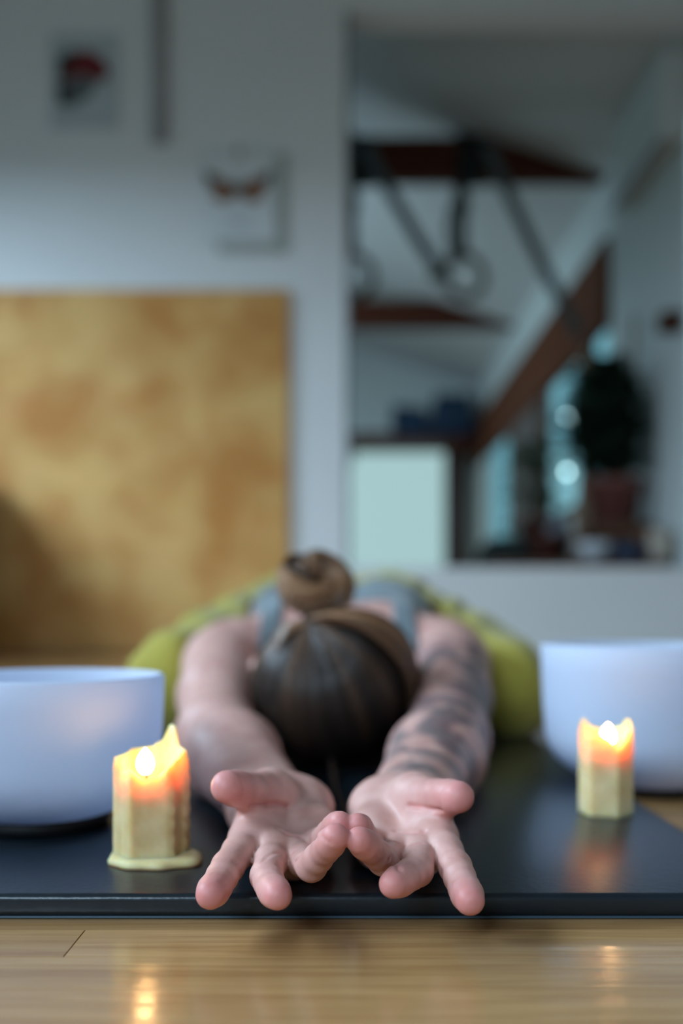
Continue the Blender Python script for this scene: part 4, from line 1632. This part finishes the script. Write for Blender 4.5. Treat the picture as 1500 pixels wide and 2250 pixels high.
pan = G.full()
for s in (-1, 1):
    add_cap(G, pan, (s * .072, 1.66, .128), (s * .050, 1.52, .130), .098, .080, .03)
    add_cap(G, pan, (s * .090, 1.62, .125), (s * .200, 1.235, .074 if s < 0 else .064), .095, .068 if s < 0 else .058, .04)
    add_cap(G, pan, (s * .200, 1.235, .066), (s * .095, 1.66, .070), .055, .054, .03)
    add_cap(G, pan, (s * .095, 1.66, .074), (s * .074, 1.73, .052), .048, .040, .02)
    add_cap(G, pan, (s * .14, 1.44, .118), (s * .195, 1.30, .080), .066, .058, .03)
pan = np.maximum(pan, (1.47 - Y_ + .30 * np.clip((np.abs(X) - .09) / .03, 0, 1.4) * -1.0 + 0 * Z_).astype(np.float32) * 0 + pan)
# cut the waist so the torso shows, leaving the thighs
cut = (np.maximum(1.50 - Y_, np.abs(X) - .098) + 0 * Z_)
waist = np.maximum(1.50 - Y_, 0) + 0 * Z_
tors = tor - .001
pan = np.where((Y_ + 0 * X + 0 * Z_) < 1.50, np.maximum(pan, -(tors)), pan).astype(np.float32)
# folds in the cloth
wr = .0035 * np.sin(38 * Y_ + 26 * X + 9 * np.sin(22 * X)) * np.sin(31 * Z_ + 14 * X) + .002 * np.sin(90 * X + 40 * Y_) + 0 * Z_
pan = pan + wr.astype(np.float32)
V3, Q3 = surface_nets(pan, G)
V3 = smooth_mesh(V3, Q3, 2, .5)
V3[:, 2] = np.maximum(V3[:, 2], MATZ + .0002)
np_mesh('trousers', V3, Q3, M['pants'], person)['label'] = 'loose olive yellow trousers'
G = Gsave

# ------------------------------------------------------------------ hair
hv, hq, htone = [], [], []


def strand(pts, r0, r1, tone0, tone1, n=3):
    """thin tube; pts (k,3) array"""
    k = len(pts)
    tang = np.gradient(pts, axis=0)
    tang /= np.linalg.norm(tang, axis=1, keepdims=True) + 1e-9
    ref = np.array([.3, .8, .5])
    a = np.cross(tang, ref)
    a /= np.linalg.norm(a, axis=1, keepdims=True) + 1e-9
    b = np.cross(tang, a)
    rad = np.linspace(r0, r1, k)[:, None]
    base = sum(len(v) for v in hv)
    vv = np.empty((k, n, 3))
    for j in range(n):
        an = 2 * math.pi * j / n
        vv[:, j] = pts + (a * math.cos(an) + b * math.sin(an)) * rad
    hv.append(vv.reshape(-1, 3))
    htone.append(np.repeat(np.linspace(tone0, tone1, k), n))
    ii = np.arange(k - 1)[:, None] * n
    jj = np.arange(n)[None, :]
    q = np.stack([ii + jj, ii + (jj + 1) % n, ii + n + (jj + 1) % n, ii + n + jj], -1).reshape(-1, 4) + base
    hq.append(q)


HCn, HRn = np.array(HC), np.array(HR)
Tdir = np.array([-.014 / .0785, -.040 / .106, .058 / .080])
Tdir /= np.linalg.norm(Tdir)
Tpt = HCn + HRn * Tdir
pole = np.array([0, -.80, .60])
pole /= np.linalg.norm(pole)
e1 = np.cross(pole, [1, 0, 0]); e1 /= np.linalg.norm(e1)
e2 = np.cross(pole, e1)


def slerp_path(d0, d1, k):
    om = math.acos(max(-1, min(1, float(d0 @ d1))))
    t = np.linspace(0, 1, k)[:, None]
    if om < 1e-3: return np.repeat(d0[None], k, 0)
    return (np.sin((1 - t) * om) * d0 + np.sin(t * om) * d1) / math.sin(om)


# the cap of hair below the strands
nu, nv = 64, 28
capv = []
for j in range(nv + 1):
    th = math.radians(104) * j / nv
    for i in range(nu):
        ph_ = 2 * math.pi * i / nu
        d = pole * math.cos(th) + (e1 * math.cos(ph_) + e2 * math.sin(ph_)) * math.sin(th)
        capv.append(HCn + HRn * d * .985)
capv = np.array(capv)
hv.append(capv)
htone.append(np.full(len(capv), .12))
cq = []
for j in range(nv):
    for i in range(nu):
        cq.append((j * nu + i, j * nu + (i + 1) % nu, (j + 1) * nu + (i + 1) % nu, (j + 1) * nu + i))
hq.append(np.array(cq))

lock_phase = rng.uniform(0, 6.28, 40)
for i in range(3400):
    az = rng.uniform(0, 2 * math.pi)
    th = math.radians(rng.uniform(45, 104) if i % 3 else rng.uniform(92, 105))
    d0 = pole * math.cos(th) + (e1 * math.cos(az) + e2 * math.sin(az)) * math.sin(th)
    if d0 @ Tdir > .93: continue
    path = slerp_path(d0, Tdir, 13)
    t = np.linspace(0, 1, 13)
    lift = 1.0 + .012 * np.sin(az * 17 + lock_phase[int(az * 6) % 40]) * np.sin(math.pi * t) + rng.uniform(-.004, .012)
    lift = lift + .05 * np.clip((t - .85) / .15, 0, 1)
    pts = HCn + HRn * path * lift[:, None]
    pts += rng.normal(0, .0006, 3)
    lockt = .5 + .5 * math.sin(az * 11 + 1.3 * math.sin(az * 5))
    t0 = .02 + .26 * lockt ** 2 + rng.uniform(0, .06)
    t1 = t0 + .16 + .18 * lockt * rng.random()
    strand(pts, .0007, .0006, t0, min(1, t1))
# lighter loose section sweeping over the right side of the head
for i in range(800):
    az = rng.uniform(-.35, .62)
    end = np.array([.93, -.12 + az * .55, -.15 + az * .2])
    end /= np.linalg.norm(end)
    midd = np.array([.48, -.50 + az * .5, .66])
    midd /= np.linalg.norm(midd)
    pa = slerp_path(Tdir, midd, 8)
    pb = slerp_path(midd, end, 8)[1:]
    path = np.concatenate([pa, pb])
    k = len(path)
    t = np.linspace(0, 1, k)
    lift = 1.05 + .13 * np.sin(math.pi * t) + rng.uniform(-.03, .05) + .03 * math.sin(az * 13)
    pts = HCn + HRn * path * lift[:, None]
    lockt = .5 + .5 * math.sin(az * 19)
    tn = .50 + .34 * lockt + rng.uniform(-.06, .08)
    strand(pts, .0008, .0006, tn, tn * .6)
# short bridge of hair from the tie into the bun, left of it
for i in range(240):
    az = rng.uniform(-.5, .5)
    d0 = np.array([-.62, -.30 + az * .5, .62 + .15 * az])
    d0 /= np.linalg.norm(d0)
    path = slerp_path(d0, Tdir, 9)
    t = np.linspace(0, 1, 9)
    pts = HCn + HRn * path * (1.03 + .05 * np.sin(math.pi * t) * rng.uniform(.4, 1.2))[:, None]
    tn = .50 + .3 * (.5 + .5 * math.sin(az * 21))
    strand(pts, .0007, .0006, tn * .7, tn)
# the bun: strands wound as a thick twisted coil
BC = np.array(P(697, 1284, .985))
axd = np.array([.25, -.72, .62]); axd /= np.linalg.norm(axd)
u1 = np.cross(axd, [1, 0, 0]); u1 /= np.linalg.norm(u1)
u2 = np.cross(axd, u1)
for i in range(1500):
    lock = int(rng.integers(0, 11))
    lr = random.Random(lock * 7 + 3)
    ph0 = lr.uniform(0, 6.28) + rng.normal(0, .10)
    turns = lr.uniform(.5, 1.0)
    wind = lr.choice([1, 2, 2, 3])
    tph = lr.uniform(0, 6.28) + rng.normal(0, .16)
    Rm = .0210 + lr.uniform(-.003, .003)
    rm = (.0150 + lr.uniform(-.002, .0035)) * (1 + rng.normal(0, .05))
    t = np.linspace(0, 1, 22)
    A = ph0 + t * turns * 2 * math.pi
    Bn = tph + t * wind * 2.2
    rad = Rm + rm * np.cos(Bn)
    pts = BC + rad[:, None] * (np.cos(A)[:, None] * u1 + np.sin(A)[:, None] * u2) + (rm * 1.05 * np.sin(Bn))[:, None] * axd
    pts += rng.normal(0, .0005, 3)
    tn = min(.95, max(.18, lr.uniform(.25, 1.05) + rng.normal(0, .07)))
    strand(pts, .0007, .0006, tn, tn * lr.uniform(.7, 1.1))
# strands joining the head to the bun
for i in range(260):
    a = rng.uniform(0, 6.28)
    st_ = Tpt + np.array([.012 * math.cos(a), .004 * math.sin(a), .0])
    en = BC + .016 * (math.cos(a) * u1 + math.sin(a) * u2)
    t = np.linspace(0, 1, 7)[:, None]
    pts = st_ * (1 - t) + en * t
    strand(pts, .0007, .0007, .3, .45)
# loose wisps around the bun and nape
for i in range(60):
    a = rng.uniform(0, 6.28)
    st_ = BC + .026 * (math.cos(a) * u1 + math.sin(a) * u2)
    t = np.linspace(0, 1, 9)[:, None]
    dr = np.array([rng.normal(0, .5) + .5 * math.cos(a), rng.normal(0, .3), rng.normal(0.1, .4)])
    pts = st_ + dr * t * .03 + np.array([.004, 0, -.022]) * t * t
    strand(pts, .0004, .0002, .6, .7)
# a stray lock lying on the mat in front of the head
for i in range(46):
    o1, o2 = rng.normal(0, .004), rng.normal(0, .003)
    pts = np.array([P(724 + o1 * 900, 1610, .945), P(730 + o1 * 900, 1690, .905), P(738 + o1 * 700, 1740, .835), P(752 + o2 * 900, 1772, .775), P(772 + o2 * 1500, 1800, .722)])
    pts = np.array([pts[0] * 1.0, *[pts[j] for j in range(1, 5)]])
    tt = np.linspace(0, 4, 14)
    pts = np.stack([np.interp(tt, np.arange(5), pts[:, d]) for d in range(3)], 1)
    pts[:, 2] = np.maximum(pts[:, 2], MATZ + .0008)
    strand(pts, .0003, .0002, .2, .34)
HV = np.concatenate(hv)
HQ = np.concatenate(hq)
HV[:, 2] = np.maximum(HV[:, 2], MATZ + .0004)
hair = np_mesh('hair', HV, HQ, M['hair'], person, {'tone': np.concatenate(htone)})
hair['label'] = 'dark brown hair tied in a lighter messy bun'
